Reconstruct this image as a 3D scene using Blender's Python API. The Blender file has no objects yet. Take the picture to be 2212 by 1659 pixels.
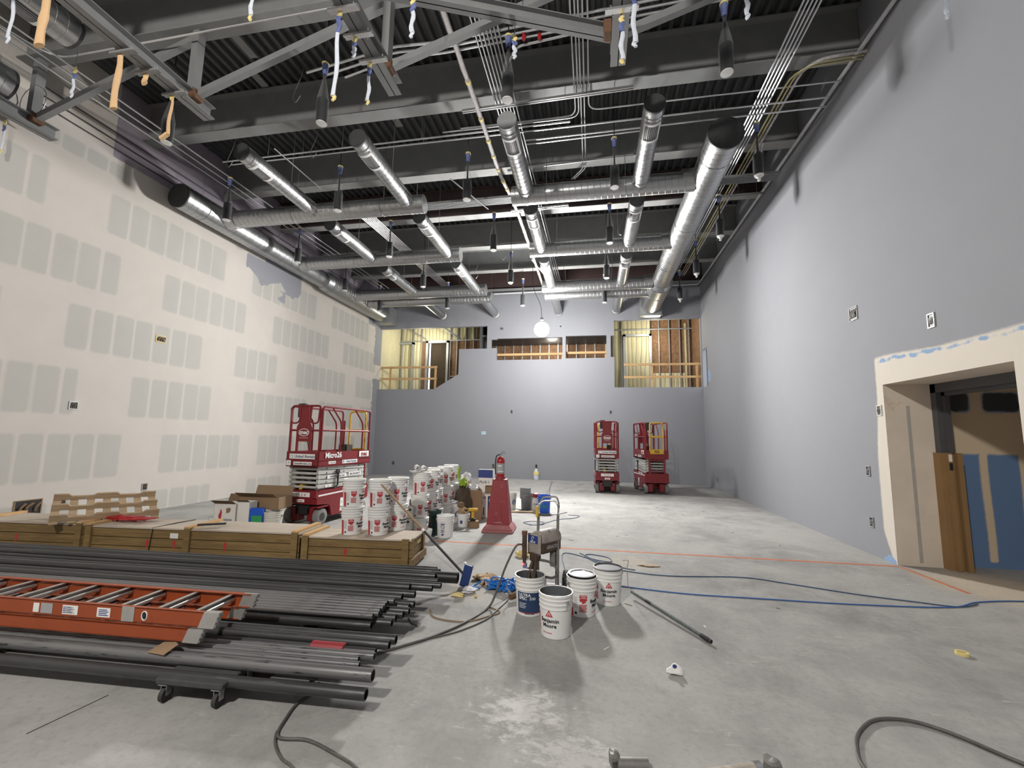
import bpy, bmesh, math, random
from mathutils import Matrix, Vector
import numpy as np
random.seed(7)
S = bpy.context.scene
COL = S.collection
PI = math.pi
XL, XR, YB, YF, ZD = -9.60, 4.32, 18.29, -13.0, 8.85

# ---------------------------------------------------------------- camera
def cam_axes(yaw=0.183, pitch=0.1194, roll=0.0169):
    r = Vector((math.cos(yaw), math.sin(yaw), 0)); f = Vector((-math.sin(yaw), math.cos(yaw), 0)); u = Vector((0, 0, 1))
    f2 = f*math.cos(pitch)+u*math.sin(pitch); u2 = u*math.cos(pitch)-f*math.sin(pitch)
    return r*math.cos(roll)+u2*math.sin(roll), u2*math.cos(roll)-r*math.sin(roll), f2
cd = bpy.data.cameras.new('camera'); cam = bpy.data.objects.new('camera', cd); COL.objects.link(cam)
cd.sensor_width = 36; cd.lens = 944.6/2212*36; cd.clip_start = .05; cd.clip_end = 200
r_, u_, f_ = cam_axes()
cam.matrix_world = Matrix(((r_.x, u_.x, -f_.x, 0), (r_.y, u_.y, -f_.y, 0), (r_.z, u_.z, -f_.z, 1.75), (0, 0, 0, 1)))
S.camera = cam

# ---------------------------------------------------------------- world, lights, exposure
S.view_settings.view_transform = 'Standard'; S.view_settings.look = 'None'
S.view_settings.gamma = 1; S.view_settings.use_curve_mapping = False
S.view_settings.exposure = 0.1
w = bpy.data.worlds.new('daylight'); S.world = w; w.use_nodes = True
w.node_tree.nodes['Background'].inputs[0].default_value = (.90, .96, 1, 1)
w.node_tree.nodes['Background'].inputs[1].default_value = 2.4
S.cycles.max_bounces = 8; S.cycles.diffuse_bounces = 5; S.cycles.glossy_bounces = 4
S.cycles.transparent_max_bounces = 24; S.cycles.use_denoising = True
S.cycles.sample_clamp_indirect = 6
LAMP = Vector((-1.72, 14.8, 5.46))
def light(name, kind, loc, power, color=(1, 1, 1), size=.2, rot=None, **k):
    d = bpy.data.lights.new(name, kind); d.energy = power; d.color = color
    if kind == 'AREA':
        d.shape = 'RECTANGLE'; d.size = k.get('sx', 1); d.size_y = k.get('sy', 1)
    else: d.shadow_soft_size = size
    if kind == 'SPOT': d.spot_size = k['cone']; d.spot_blend = k.get('blend', 1)
    o = bpy.data.objects.new(name, d); COL.objects.link(o); o.location = loc
    if rot: o.rotation_euler = rot
    return o
light('far_lamp_light', 'POINT', LAMP, 2900, (1, .985, .95), .31)
# added spot brightens the hall (towards -y, slightly down) and spares the far wall
light('far_lamp_added_spot', 'SPOT', LAMP+Vector((0, -.04, 0)), 9600, (1, .985, .95), .31, (PI/2-.12, 0, PI), cone=math.radians(165), blend=.6)
light('near_lamp_light', 'POINT', (-2.5, -3.0, 6.9), 2150, (1, .955, .885), .22)
light('booth_light_west', 'POINT', (-7.9, 19.5, 6.2), 95, (1, .93, .72), .25)
light('booth_light_middle', 'POINT', (-1.8, 19.7, 5.9), 40, (1, .9, .75), .25)
light('booth_light_east', 'POINT', (2.6, 19.4, 6.3), 100, (1, .93, .75), .25)

# ---------------------------------------------------------------- materials
def newmat(name):
    m = bpy.data.materials.new(name); m.use_nodes = True
    nt = m.node_tree; nt.nodes.clear()
    out = nt.nodes.new('ShaderNodeOutputMaterial'); b = nt.nodes.new('ShaderNodeBsdfPrincipled')
    nt.links.new(b.outputs[0], out.inputs[0])
    return m, nt, b
def N(nt, t, **k):
    n = nt.nodes.new('ShaderNode'+t)
    for a, v in k.items(): setattr(n, a, v)
    return n
def rgb(c): return (c[0], c[1], c[2], 1)
def mixc(nt, fac, a, b, mode='MIX'):
    n = N(nt, 'Mix', data_type='RGBA', blend_type=mode)
    for sock, v in ((n.inputs[0], fac), (n.inputs[6], a), (n.inputs[7], b)):
        if isinstance(v, (int, float)): sock.default_value = v
        elif isinstance(v, (tuple, list)): sock.default_value = rgb(v)
        else: nt.links.new(v, sock)
    return n.outputs[2]
def noise(nt, scale, detail=4, rough=.55, vec=None, dist=0):
    n = N(nt, 'TexNoise'); n.inputs['Scale'].default_value = scale; n.inputs['Detail'].default_value = detail
    n.inputs['Roughness'].default_value = rough; n.inputs['Distortion'].default_value = dist
    if vec is not None: nt.links.new(vec, n.inputs['Vector'])
    return n.outputs[0]
def ramp(nt, v, stops):
    n = N(nt, 'ValToRGB'); el = n.color_ramp.elements
    while len(el) > 1: el.remove(el[-1])
    for i, (p, c) in enumerate(stops):
        e = el[0] if i == 0 else el.new(p)
        e.position = p; e.color = rgb(c) if isinstance(c, (tuple, list)) else (c, c, c, 1)
    nt.links.new(v, n.inputs[0]); return n.outputs[0]
def objcoord(nt, scale=None):
    c = N(nt, 'TexCoord').outputs['Object']
    if scale:
        m = N(nt, 'Mapping'); m.inputs['Scale'].default_value = scale; nt.links.new(c, m.inputs[0]); c = m.outputs[0]
    return c
def bump(nt, b, h, strength=.2, dist=.01):
    n = N(nt, 'Bump'); n.inputs['Strength'].default_value = strength; n.inputs['Distance'].default_value = dist
    nt.links.new(h, n.inputs['Height']); nt.links.new(n.outputs[0], b.inputs['Normal'])
def pm(name, col, rough=.6, metal=0, var=.12, scale=9, bmp=0, spots=None, spot_amt=.5, spot_scale=14, stretch=None, spec=.5):
    m, nt, b = newmat(name)
    vec = objcoord(nt, stretch)
    f = noise(nt, scale, 4, .6, vec)
    c = mixc(nt, f, [max(0, x*(1-var*1.6)) for x in col], [min(1, x*(1+var*1.6)) for x in col])
    if spots:
        s = ramp(nt, noise(nt, spot_scale, 5, .65, vec), [(.5+.18*(1-spot_amt), 0), (.62+.18*(1-spot_amt), 1)])
        c = mixc(nt, s, c, spots)
    nt.links.new(c, b.inputs['Base Color'])
    b.inputs['Roughness'].default_value = rough; b.inputs['Metallic'].default_value = metal
    b.inputs['Specular IOR Level'].default_value = spec
    if bmp: bump(nt, b, noise(nt, scale*5, 4, .6, vec), bmp)
    return m
def emat(name, col, strength):
    m, nt, b = newmat(name); b.inputs['Base Color'].default_value = rgb(col)
    b.inputs['Emission Color'].default_value = rgb(col); b.inputs['Emission Strength'].default_value = strength
    return m
M = {}
M['grey_paint'] = pm('grey_wall_paint', (.262, .268, .296), .75, var=.035, scale=1.2, bmp=.03, stretch=(1, 1, .35))
def wall_mat(name, base, paper, mud, tape):
    """drywall: red channel of the mask = joint compound, green = second finish, blue = third"""
    m, nt, b = newmat(name)
    a = N(nt, 'Attribute', attribute_name='mask'); s = N(nt, 'SeparateColor'); nt.links.new(a.outputs['Color'], s.inputs[0])
    vec = objcoord(nt)
    n1 = noise(nt, 2.2, 5, .6, vec); n2 = noise(nt, 14, 4, .6, vec)
    def thr(sock, lo=.42, hi=.6, amt=.35):
        ad = N(nt, 'Math', operation='MULTIPLY_ADD'); nt.links.new(n2, ad.inputs[0]); ad.inputs[1].default_value = amt
        sub = N(nt, 'Math', operation='SUBTRACT'); nt.links.new(sock, sub.inputs[0]); sub.inputs[1].default_value = amt*.5
        nt.links.new(sub.outputs[0], ad.inputs[2])
        return ramp(nt, ad.outputs[0], [(lo, 0), (hi, 1)])
    base_c = mixc(nt, n1, [x*.95 for x in base], [x*1.05 for x in base])
    mud_c = mixc(nt, n1, [x*.92 for x in mud], [min(1, x*1.06) for x in mud])
    c = mixc(nt, thr(s.outputs[0], .25, .75), base_c, mud_c)
    c = mixc(nt, thr(s.outputs[1], .4, .6, .5), c, paper)
    c = mixc(nt, thr(s.outputs[2], .4, .6, .5), c, tape)
    nt.links.new(c, b.inputs['Base Color']); b.inputs['Roughness'].default_value = .8
    bump(nt, b, n2, .03)
    return m
M['drywall'] = wall_mat('taped_drywall', (.42, .41, .385), (.26, .266, .295), (.53, .497, .462), (.28, .245, .29))
M['right_wall'] = wall_mat('grey_wall_paint_with_door_patching', (.250, .256, .282), (.23, .34, .52), (.62, .57, .50), (.50, .36, .24))
M['blue_board'] = wall_mat('blue_board_with_joints', (.13, .22, .40), (.05, .055, .06), (.66, .54, .39), (.62, .50, .36))
def floor_mat():
    m, nt, b = newmat('dusty_concrete'); vec = objcoord(nt)
    big = noise(nt, .35, 5, .6, vec, .6); mid = noise(nt, 1.6, 6, .65, vec, .4); fine = noise(nt, 22, 5, .7, vec)
    c = mixc(nt, ramp(nt, big, [(.35, 0), (.65, 1)]), (.20, .198, .196), (.37, .364, .354))
    c = mixc(nt, ramp(nt, mid, [(.3, 0), (.75, 1)]), c, (.42, .412, .398))
    dark = ramp(nt, noise(nt, .8, 8, .75, objcoord(nt, (1.6, 1, 1)), .4), [(.52, 0), (.80, .7)])
    c = mixc(nt, dark, c, (.17, .167, .163))
    def patch(cx, cy, r, sc, lo, hi, col, amt, c):
        g = N(nt, 'VectorMath', operation='DISTANCE'); nt.links.new(vec, g.inputs[0]); g.inputs[1].default_value = (cx, cy, 0)
        k = ramp(nt, g.outputs['Value'], [(0, 1), (min(1, r), 0)])
        n = noise(nt, sc, 8, .78, objcoord(nt, (1, 1.6, 1)), .5); mu = N(nt, 'Math', operation='MULTIPLY'); nt.links.new(k, mu.inputs[0]); nt.links.new(n, mu.inputs[1])
        return mixc(nt, ramp(nt, mu.outputs[0], [(lo, 0), (hi, amt)]), c, col)
    c = patch(-.35, 3.35, .95, 5, .22, .50, (.18, .178, .175), .45, c)  # bucket shadows painted into the concrete as a darker patch
    c = patch(-.45, 3.0, 1.0, 7, .36, .47, (.62, .61, .59), .75, c)
    c = patch(-.1, 2.6, 1.0, 11, .36, .44, (.62, .61, .59), .5, c)
    c = patch(-1.4, 5.0, .8, 5, .28, .5, (.50, .43, .34), .6, c)
    c = patch(4.9, 6.6, 1, 3, .05, .30, (.56, .47, .36), .8, c)
    c = patch(.5, 6.7, 1, 6, .27, .45, (.50, .43, .34), .5, c)
    st = objcoord(nt, (1.2, 4, 1)); white = ramp(nt, noise(nt, 2.6, 7, .75, st, .5), [(.60, 0), (.72, .8)])
    c = mixc(nt, white, c, (.52, .51, .49))
    c = mixc(nt, ramp(nt, fine, [(.25, .35), (.5, 0)]), c, (.16, .155, .15))
    c = mixc(nt, ramp(nt, fine, [(.62, 0), (.8, .35)]), c, (.66, .65, .63))
    nt.links.new(c, b.inputs['Base Color']); b.inputs['Roughness'].default_value = .82
    b.inputs['Specular IOR Level'].default_value = .3
    bump(nt, b, fine, .08)
    return m
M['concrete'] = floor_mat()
M['deck'] = pm('dark_roof_deck_metal', (.085, .087, .09), .5, .3, var=.25, scale=2.5)
M['beam'] = pm('grey_primed_steel', (.22, .225, .225), .6, .1, var=.12, scale=3)
M['dusty_flange'] = pm('grey_primed_steel_dusty', (.27, .27, .265), .7, .0, var=.12, scale=3)
M['red_primer'] = pm('dark_red_primer_steel', (.050, .030, .028), .6, 0, var=.2, scale=3)
M['truss'] = pm('grey_painted_steel', (.22, .225, .228), .55, .15, var=.1, scale=4)
M['rust'] = pm('rusty_weld', (.13, .065, .035), .8, 0, var=.3, scale=20)
def galv(name):
    m, nt, b = newmat(name); vec = objcoord(nt)
    v = N(nt, 'TexVoronoi'); v.inputs['Scale'].default_value = 26; nt.links.new(vec, v.inputs['Vector'])
    n = noise(nt, 5, 4, .6, vec)
    c = mixc(nt, v.outputs['Color'], (.40, .41, .42), (.52, .53, .54)); c = mixc(nt, n, c, (.45, .46, .47))
    nt.links.new(c, b.inputs['Base Color']); b.inputs['Metallic'].default_value = .92
    nt.links.new(ramp(nt, n, [(.3, .26), (.7, .40)]), b.inputs['Roughness'])
    return m
M['galv'] = galv('galvanised_spiral_duct')
M['cap_shaded'] = pm('shaded_duct_cap', (.060, .062, .064), .55, .3, var=.2, scale=9)  # shade on the duct ends is put into this base colour
M['galv_dark'] = pm('galvanised_cap', (.36, .37, .375), .5, .6, var=.15, scale=6)
M['emt'] = pm('galvanised_conduit', (.66, .67, .68), .33, .85, var=.08, scale=6)
M['seam'] = pm('duct_seam_shadow', (.34, .345, .35), .4, .85, var=.1, scale=10)
M['white'] = pm('white_plastic', (.76, .76, .75), .4, 0, var=.03, scale=6)
M['white_dirty'] = pm('dirty_white_plastic', (.62, .61, .56), .5, 0, var=.08, scale=9)
M['offwhite'] = pm('white_register_frame', (.74, .74, .74), .5, 0, var=.03)
M['black'] = pm('black_plastic', (.018, .018, .02), .45, 0, var=.2)
M['can_black'] = pm('black_light_can', (.020, .021, .024), .35, .2, var=.2)
M['rubber'] = pm('grey_tyre_rubber', (.20, .20, .195), .8, 0, var=.2, scale=15)
M['dark_rubber'] = pm('dark_rubber', (.035, .035, .034), .7, 0, var=.25, scale=15)
M['lift_red'] = pm('red_lift_paint', (.20, .013, .018), .42, .05, var=.10, scale=4, spots=(.55, .42, .40), spot_amt=.05, spot_scale=40)
M['lift_grey'] = pm('light_grey_lift_steel', (.50, .50, .48), .5, .1, var=.08, scale=6)
M['conduit_yellow'] = pm('yellowed_conduit', (.42, .38, .20), .45, .3, var=.15, scale=8)
M['yellow'] = pm('yellow_paint', (.62, .38, .035), .5, 0, var=.08)
M['steel'] = pm('bare_steel', (.5, .5, .5), .35, .9, var=.1)
M['chrome'] = pm('chrome_tube', (.72, .72, .72), .14, 1, var=.04)
M['ink'] = pm('black_ink', (.012, .012, .014), .6, 0, var=.05)
M['ink_blue'] = pm('blue_ink', (.02, .045, .20), .6, 0, var=.05)
M['ink_red'] = pm('red_ink', (.45, .03, .04), .6, 0, var=.08)
M['ink_navy'] = pm('navy_label', (.018, .045, .115), .55, 0, var=.08)
M['ink_white'] = pm('white_ink', (.82, .82, .82), .6, 0, var=.02)
M['ink_grey'] = pm('grey_ink', (.33, .33, .34), .6, 0, var=.05)
M['ink_green'] = pm('green_ink', (.03, .30, .10), .6, 0, var=.05)
M['ink_teal'] = pm('teal_ink', (.02, .22, .18), .6, 0, var=.05)
M['paper'] = pm('white_paper', (.74, .73, .71), .75, 0, var=.05)
M['card'] = pm('brown_cardboard', (.25, .165, .095), .8, 0, var=.08, scale=5)
M['card_dark'] = pm('cardboard_inside', (.17, .11, .065), .85, 0, var=.08, scale=5)
M['paint_wet'] = pm('wet_grey_paint', (.27, .28, .30), .16, 0, var=.05)
M['paint_dry'] = pm('dried_grey_paint', (.10, .105, .115), .5, 0, var=.15)
M['foil'] = pm('crumpled_foil_liner', (.66, .67, .68), .2, .9, var=.1, scale=30)
M['pipe'] = pm('dark_steel_pipe', (.060, .061, .063), .38, .4, var=.25, scale=3, stretch=(.5, 4, 4), spots=(.13, .13, .13), spot_amt=.45, spot_scale=7)
M['pipe_light'] = pm('grey_steel_pipe', (.19, .19, .193), .36, .45, var=.2, scale=3, stretch=(.5, 4, 4), spots=(.03, .03, .032), spot_amt=.55, spot_scale=9)
M['pipe_black'] = pm('black_pipe', (.020, .020, .021), .45, .2, var=.3, scale=6)
M['pipe_bore'] = pm('pipe_bore', (.012, .012, .012), .8, 0)
M['orange'] = pm('orange_fibreglass', (.29, .056, .015), .45, 0, var=.12, scale=4, spots=(.16, .04, .02), spot_amt=.2, spot_scale=12)
M['alu'] = pm('scuffed_aluminium', (.55, .54, .52), .42, .75, var=.12, scale=10)
M['red_plastic'] = pm('dusty_red_plastic', (.27, .026, .034), .5, 0, var=.12, scale=4, spots=(.42, .16, .16), spot_amt=.3, spot_scale=6)
M['red_dusty'] = pm('very_dusty_red_plastic', (.36, .13, .135), .7, 0, var=.2, scale=5, spots=(.46, .30, .29), spot_amt=.5, spot_scale=8)
M['extinguisher'] = pm('red_enamel', (.40, .018, .022), .25, 0, var=.05)
M['blue'] = pm('blue_plastic', (.015, .10, .55), .4, 0, var=.08)
M['hose_blue'] = pm('bright_blue_hose', (.012, .15, .52), .4, 0, var=.15, scale=12)
M['cord_blue'] = pm('blue_cord_jacket', (.02, .12, .42), .5, 0, var=.12, scale=20)
M['cord_dull'] = pm('dull_blue_cord_jacket', (.05, .10, .19), .55, 0, var=.15, scale=20)
M['hose'] = pm('paint_hose', (.085, .083, .078), .55, 0, var=.35, scale=25)
M['navy'] = pm('navy_brush_block', (.015, .04, .16), .55, 0, var=.2, scale=12)
M['handle_wood'] = pm('worn_wooden_pole', (.30, .19, .10), .6, 0, var=.25, scale=14, stretch=(1, 1, 6))
M['leather'] = pm('tan_leather', (.42, .29, .16), .75, 0, var=.2, scale=12)
M['tan_wrap'] = pm('tan_paper_wrap', (.68, .45, .25), .75, 0, var=.08, scale=6)
M['tape_yellow'] = pm('yellow_masking_tape', (.72, .60, .25), .7, 0, var=.08)
M['blue_wrap'] = pm('blue_tape_band', (.11, .14, .32), .55, 0, var=.35, scale=14)
M['bag_white'] = pm('milky_plastic_wrap', (.62, .66, .74), .4, 0, var=.1, scale=12)
M['greenish'] = pm('dark_green_plastic', (.010, .035, .028), .45, 0, var=.15)
M['hivis'] = pm('hi_vis_fabric', (.22, .34, .02), .7, 0, var=.1)
M['cloth'] = pm('crumpled_cloth', (.62, .62, .64), .85, 0, var=.12, scale=10)
M['brown_cloth'] = pm('brown_fabric', (.055, .040, .026), .9, 0, var=.25, scale=10)
M['grey_bucket'] = pm('paint_crusted_grey', (.20, .205, .21), .6, 0, var=.2, scale=6, spots=(.55, .55, .55), spot_amt=.2, spot_scale=9)
M['sprayer'] = pm('paint_spattered_casing', (.30, .27, .24), .6, 0, var=.3, scale=9, spots=(.09, .05, .035), spot_amt=.5, spot_scale=12)
M['sprayer_dark'] = pm('dirty_sprayer_metal', (.085, .055, .04), .6, .3, var=.4, scale=14)
M['post_steel'] = pm('paint_spattered_post', (.22, .21, .20), .5, .4, var=.3, scale=16)
M['green_pole'] = pm('paint_spattered_pole', (.10, .115, .11), .5, 0, var=.3, scale=16, spots=(.34, .38, .38), spot_amt=.4, spot_scale=24)
M['orange_paint'] = pm('worn_orange_paint', (.52, .17, .08), .8, 0, var=.2, scale=5, spots=(.36, .28, .24), spot_amt=.4, spot_scale=9)
M['door_steel'] = pm('dark_grey_door_frame', (.085, .085, .09), .5, .1, var=.12, scale=3)
M['door_wrap'] = pm('brown_protective_board', (.26, .155, .065), .7, 0, var=.12, scale=3)
M['stud'] = pm('galvanised_stud', (.42, .44, .45), .45, .6, var=.12)
def foam():
    m, nt, b = newmat('pale_insulation'); vec = objcoord(nt)
    wv = N(nt, 'TexWave', wave_type='BANDS', bands_direction='X'); wv.inputs['Scale'].default_value = 1.55; wv.inputs['Distortion'].default_value = 5; wv.inputs['Detail'].default_value = 3; wv.inputs['Detail Scale'].default_value = .9
    nt.links.new(objcoord(nt, (1, 1, .22)), wv.inputs['Vector'])
    c = mixc(nt, noise(nt, 2.2, 5, .6, vec), (.50, .46, .28), (.66, .62, .44))
    c = mixc(nt, ramp(nt, wv.outputs[0], [(.0, .8), (.10, 0)]), c, (.16, .14, .08))  # dark bands paint the shade in the insulation's creases
    c = mixc(nt, ramp(nt, noise(nt, 5, 5, .7, vec), [(.62, 0), (.72, .6)]), c, (.26, .22, .12))
    nt.links.new(c, b.inputs['Base Color']); b.inputs['Roughness'].default_value = .8; bump(nt, b, wv.outputs[0], .5, .03)
    return m
M['foam'] = foam()
def osb():
    m, nt, b = newmat('strand_board'); vec = objcoord(nt, (1, 1, .55))
    v = N(nt, 'TexVoronoi'); v.inputs['Scale'].default_value = 17; nt.links.new(vec, v.inputs['Vector'])
    n = noise(nt, 9, 5, .7, vec, 1.5)
    c = mixc(nt, n, (.045, .02, .01), (.27, .145, .07)); c = mixc(nt, .45, c, mixc(nt, v.outputs['Color'], (.10, .05, .025), (.36, .21, .11)))
    nt.links.new(c, b.inputs['Base Color']); b.inputs['Roughness'].default_value = .8
    return m
M['osb'] = osb()
def wood(name, a, c_, scale, stretch):
    m, nt, b = newmat(name); vec = objcoord(nt, stretch)
    n = noise(nt, scale, 6, .65, vec, 1.0); n2 = noise(nt, scale*.3, 3, .5, objcoord(nt))
    c = mixc(nt, ramp(nt, n, [(.3, 0), (.7, 1)]), a, c_); c = mixc(nt, ramp(nt, n2, [(.45, 0), (.75, .45)]), c, [x*.7 for x in a])
    nt.links.new(c, b.inputs['Base Color']); b.inputs['Roughness'].default_value = .75
    bump(nt, b, n, .1)
    return m
M['pine'] = wood('pine_lumber', (.50, .30, .13), (.60, .40, .20), 4, (.6, 5, 5))
M['crate_wood'] = wood('rough_crate_boards', (.15, .095, .035), (.29, .19, .075), 3, (.6, 5, 8))
M['crate_top'] = wood('dusty_crate_lid', (.42, .35, .28), (.54, .47, .40), 3, (.6, 5, 5))
M['pallet_wood'] = wood('weathered_pallet_wood', (.34, .24, .145), (.47, .35, .23), 4, (.8, 5, 5))
def bagmat(name, col, a):
    m, nt, b = newmat(name); out = [n for n in nt.nodes if n.type == 'OUTPUT_MATERIAL'][0]
    b.inputs['Base Color'].default_value = rgb(col); b.inputs['Roughness'].default_value = .18
    t = N(nt, 'BsdfTransparent'); mx = N(nt, 'MixShader')
    lw = N(nt, 'LayerWeight'); lw.inputs[0].default_value = .35
    f = noise(nt, 18, 4, .7, objcoord(nt, (1, 1, .4)))
    ad = N(nt, 'Math', operation='MULTIPLY_ADD'); nt.links.new(lw.outputs['Facing'], ad.inputs[0]); ad.inputs[1].default_value = .17
    mu = N(nt, 'Math', operation='MULTIPLY'); nt.links.new(f, mu.inputs[0]); mu.inputs[1].default_value = a*2
    nt.links.new(mu.outputs[0], ad.inputs[2]); cl = N(nt, 'Clamp'); nt.links.new(ad.outputs[0], cl.inputs[0])
    nt.links.new(cl.outputs[0], mx.inputs[0]); nt.links.new(t.outputs[0], mx.inputs[1]); nt.links.new(b.outputs[0], mx.inputs[2])
    nt.links.new(mx.outputs[0], out.inputs[0])
    return m
M['bag'] = bagmat('clear_plastic_bag', (.55, .57, .58), .035)
M['film'] = bagmat('clear_wrap_film', (.72, .68, .70), .32)
M['lamp_glow'] = emat('lamp_glow', (1, .98, .93), 60)
M['screen_red'] = emat('red_indicator', (1, .05, .03), 6)

# ---------------------------------------------------------------- mesh builder
class MB:
    def __init__(s): s.v = []; s.f = []
    def add(s, vs, fs, X=None):
        o = len(s.v)
        s.v += [tuple(X @ Vector(p)) if X else tuple(p) for p in vs]; s.f += [tuple(i+o for i in f) for f in fs]; return s
    def box(s, lo, hi, X=None):
        (a, b, c), (d, e, f) = lo, hi
        return s.add([(a, b, c), (d, b, c), (d, e, c), (a, e, c), (a, b, f), (d, b, f), (d, e, f), (a, e, f)],
                     [(3, 2, 1, 0), (4, 5, 6, 7), (0, 1, 5, 4), (1, 2, 6, 5), (2, 3, 7, 6), (3, 0, 4, 7)], X)
    def bbox(s, lo, hi, r=.01, X=None):
        """box with bevelled vertical edges and rims"""
        (a, b, c), (d, e, f) = lo, hi
        def ring(z, i): 
            return [(a+r*(1+i), b+i*r, z), (d-r*(1+i), b+i*r, z), (d-i*r, b+r*(1+i), z), (d-i*r, e-r*(1+i), z), (d-r*(1+i), e-i*r, z), (a+r*(1+i), e-i*r, z), (a+i*r, e-r*(1+i), z), (a+i*r, b+r*(1+i), z)]
        vs = ring(c, 1)+ring(c+r, 0)+ring(f-r, 0)+ring(f, 1)
        fs = [tuple(range(7, -1, -1)), tuple(range(24, 32))]
        for k in range(3):
            for i in range(8): fs.append((k*8+i, k*8+(i+1) % 8, k*8+8+(i+1) % 8, k*8+8+i))
        return s.add(vs, fs, X)
    def bar(s, p0, p1, wd, ht, up=(0, 0, 1)):
        p0, p1 = Vector(p0), Vector(p1); d = (p1-p0); L = d.length; d.normalize()
        u = Vector(up); r = d.cross(u)
        if r.length < 1e-4: r = d.cross(Vector((1, 0, 0)))
        r.normalize(); u = r.cross(d)
        X = Matrix(((d.x, r.x, u.x, p0.x), (d.y, r.y, u.y, p0.y), (d.z, r.z, u.z, p0.z), (0, 0, 0, 1)))
        return s.box((0, -wd/2, -ht/2), (L, wd/2, ht/2), X)
    def cyl(s, p0, p1, r0, r1=None, n=14, cap=True):
        r1 = r0 if r1 is None else r1
        p0, p1 = Vector(p0), Vector(p1); d = (p1-p0).normalized()
        a = d.orthogonal().normalized(); b = d.cross(a); vs = []
        for p, r in ((p0, r0), (p1, r1)):
            for i in range(n):
                t = 2*PI*i/n; vs.append(p+a*(r*math.cos(t))+b*(r*math.sin(t)))
        fs = [(i, (i+1) % n, n+(i+1) % n, n+i) for i in range(n)]
        if cap: fs += [tuple(range(n-1, -1, -1)), tuple(range(n, 2*n))]
        return s.add(vs, fs)
    def tube(s, pts, r, n=6, closed=False):
        P = [Vector(p) for p in pts]; k = len(P); rr = r if isinstance(r, (list, tuple)) else [r]*k
        vs = []; a = None
        for i, p in enumerate(P):
            q0 = P[i-1] if (i or closed) else p; q1 = P[(i+1) % k] if (i < k-1 or closed) else p
            d = (q1-q0)
            d = d.normalized() if d.length > 1e-9 else Vector((1, 0, 0))
            if a is None: a = d.orthogonal().normalized()
            else:
                a = (a-d*a.dot(d)); a = a.normalized() if a.length > 1e-6 else d.orthogonal().normalized()
            b = d.cross(a)
            for j in range(n):
                t = 2*PI*j/n; vs.append(p+a*(rr[i]*math.cos(t))+b*(rr[i]*math.sin(t)))
        fs = []
        for i in range(k if closed else k-1):
            o, q = i*n, ((i+1) % k)*n
            for j in range(n): fs.append((o+j, o+(j+1) % n, q+(j+1) % n, q+j))
        if not closed: fs += [tuple(range(n-1, -1, -1)), tuple(range((k-1)*n, k*n))]
        return s.add(vs, fs)
    def lathe(s, prof, n=24, X=None, sx=1, sy=1):
        vs = []; fs = []
        for r, z in prof:
            for i in range(n):
                t = 2*PI*i/n; vs.append((r*math.cos(t)*sx, r*math.sin(t)*sy, z))
        for k in range(len(prof)-1):
            for i in range(n): fs.append((k*n+i, k*n+(i+1) % n, k*n+n+(i+1) % n, k*n+n+i))
        if prof[0][0] > 1e-6: fs.append(tuple(range(n-1, -1, -1)))
        if prof[-1][0] > 1e-6: m = (len(prof)-1)*n; fs.append(tuple(range(m, m+n)))
        return s.add(vs, fs, X)
    def prism(s, poly, h0, h1, X=None):
        """polygon in xy, extruded along z"""
        n = len(poly)
        vs = [(x, y, h0) for x, y in poly]+[(x, y, h1) for x, y in poly]
        fs = [tuple(range(n-1, -1, -1)), tuple(range(n, 2*n))]+[(i, (i+1) % n, n+(i+1) % n, n+i) for i in range(n)]
        return s.add(vs, fs, X)
    def sphere(s, c, r, n=14, m=8, sc=(1, 1, 1)):
        prof = [(r*math.sin(PI*k/m), -r*math.cos(PI*k/m)) for k in range(m+1)]
        prof[0] = (1e-5, -r); prof[-1] = (1e-5, r)
        X = Matrix.Translation(c) @ Matrix.Diagonal((sc[0], sc[1], sc[2], 1))
        return s.lathe(prof, n, X)
    def text(s, body, size, X, bold=0, shear=0, depth=.0012, align='CENTER', wide=1):
        vs, fs = textmesh(body, bold, shear, align)
        s.add([(x*size*wide, y*size, z*depth) for x, y, z in vs], fs, X); return s
    def build(s, name, m, parent=None, smooth=True, loc=None, ang=.6):
        me = bpy.data.meshes.new(name); me.from_pydata([tuple(v) for v in s.v], [], s.f); me.validate()
        if smooth and len(me.polygons):
            me.shade_smooth(); me.set_sharp_from_angle(angle=ang)
        bm = bmesh.new(); bm.from_mesh(me); bmesh.ops.recalc_face_normals(bm, faces=bm.faces); bm.to_mesh(me); bm.free()
        me.materials.append(M[m] if isinstance(m, str) else m)
        o = bpy.data.objects.new(name, me); COL.objects.link(o)
        if parent: o.parent = parent
        if loc: o.location = loc
        return o
_tc = {}
def textmesh(body, bold, shear, align):
    k = (body, bold, shear, align)
    if k not in _tc:
        cu = bpy.data.curves.new('t', 'FONT'); cu.body = body; cu.size = 1; cu.offset = bold; cu.shear = shear
        cu.align_x = align; cu.align_y = 'CENTER'; cu.extrude = .5; cu.resolution_u = 2
        o = bpy.data.objects.new('t', cu); me = o.to_mesh()
        _tc[k] = ([tuple(v.co) for v in me.vertices], [tuple(p.vertices) for p in me.polygons])
        o.to_mesh_clear(); bpy.data.objects.remove(o); bpy.data.curves.remove(cu)
    return _tc[k]
def frame(o, right, up):
    """matrix with x along right, y along up, z outwards"""
    r = Vector(right).normalized(); u = Vector(up).normalized(); n = r.cross(u)
    return Matrix(((r.x, u.x, n.x, o[0]), (r.y, u.y, n.y, o[1]), (r.z, u.z, n.z, o[2]), (0, 0, 0, 1)))
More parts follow.
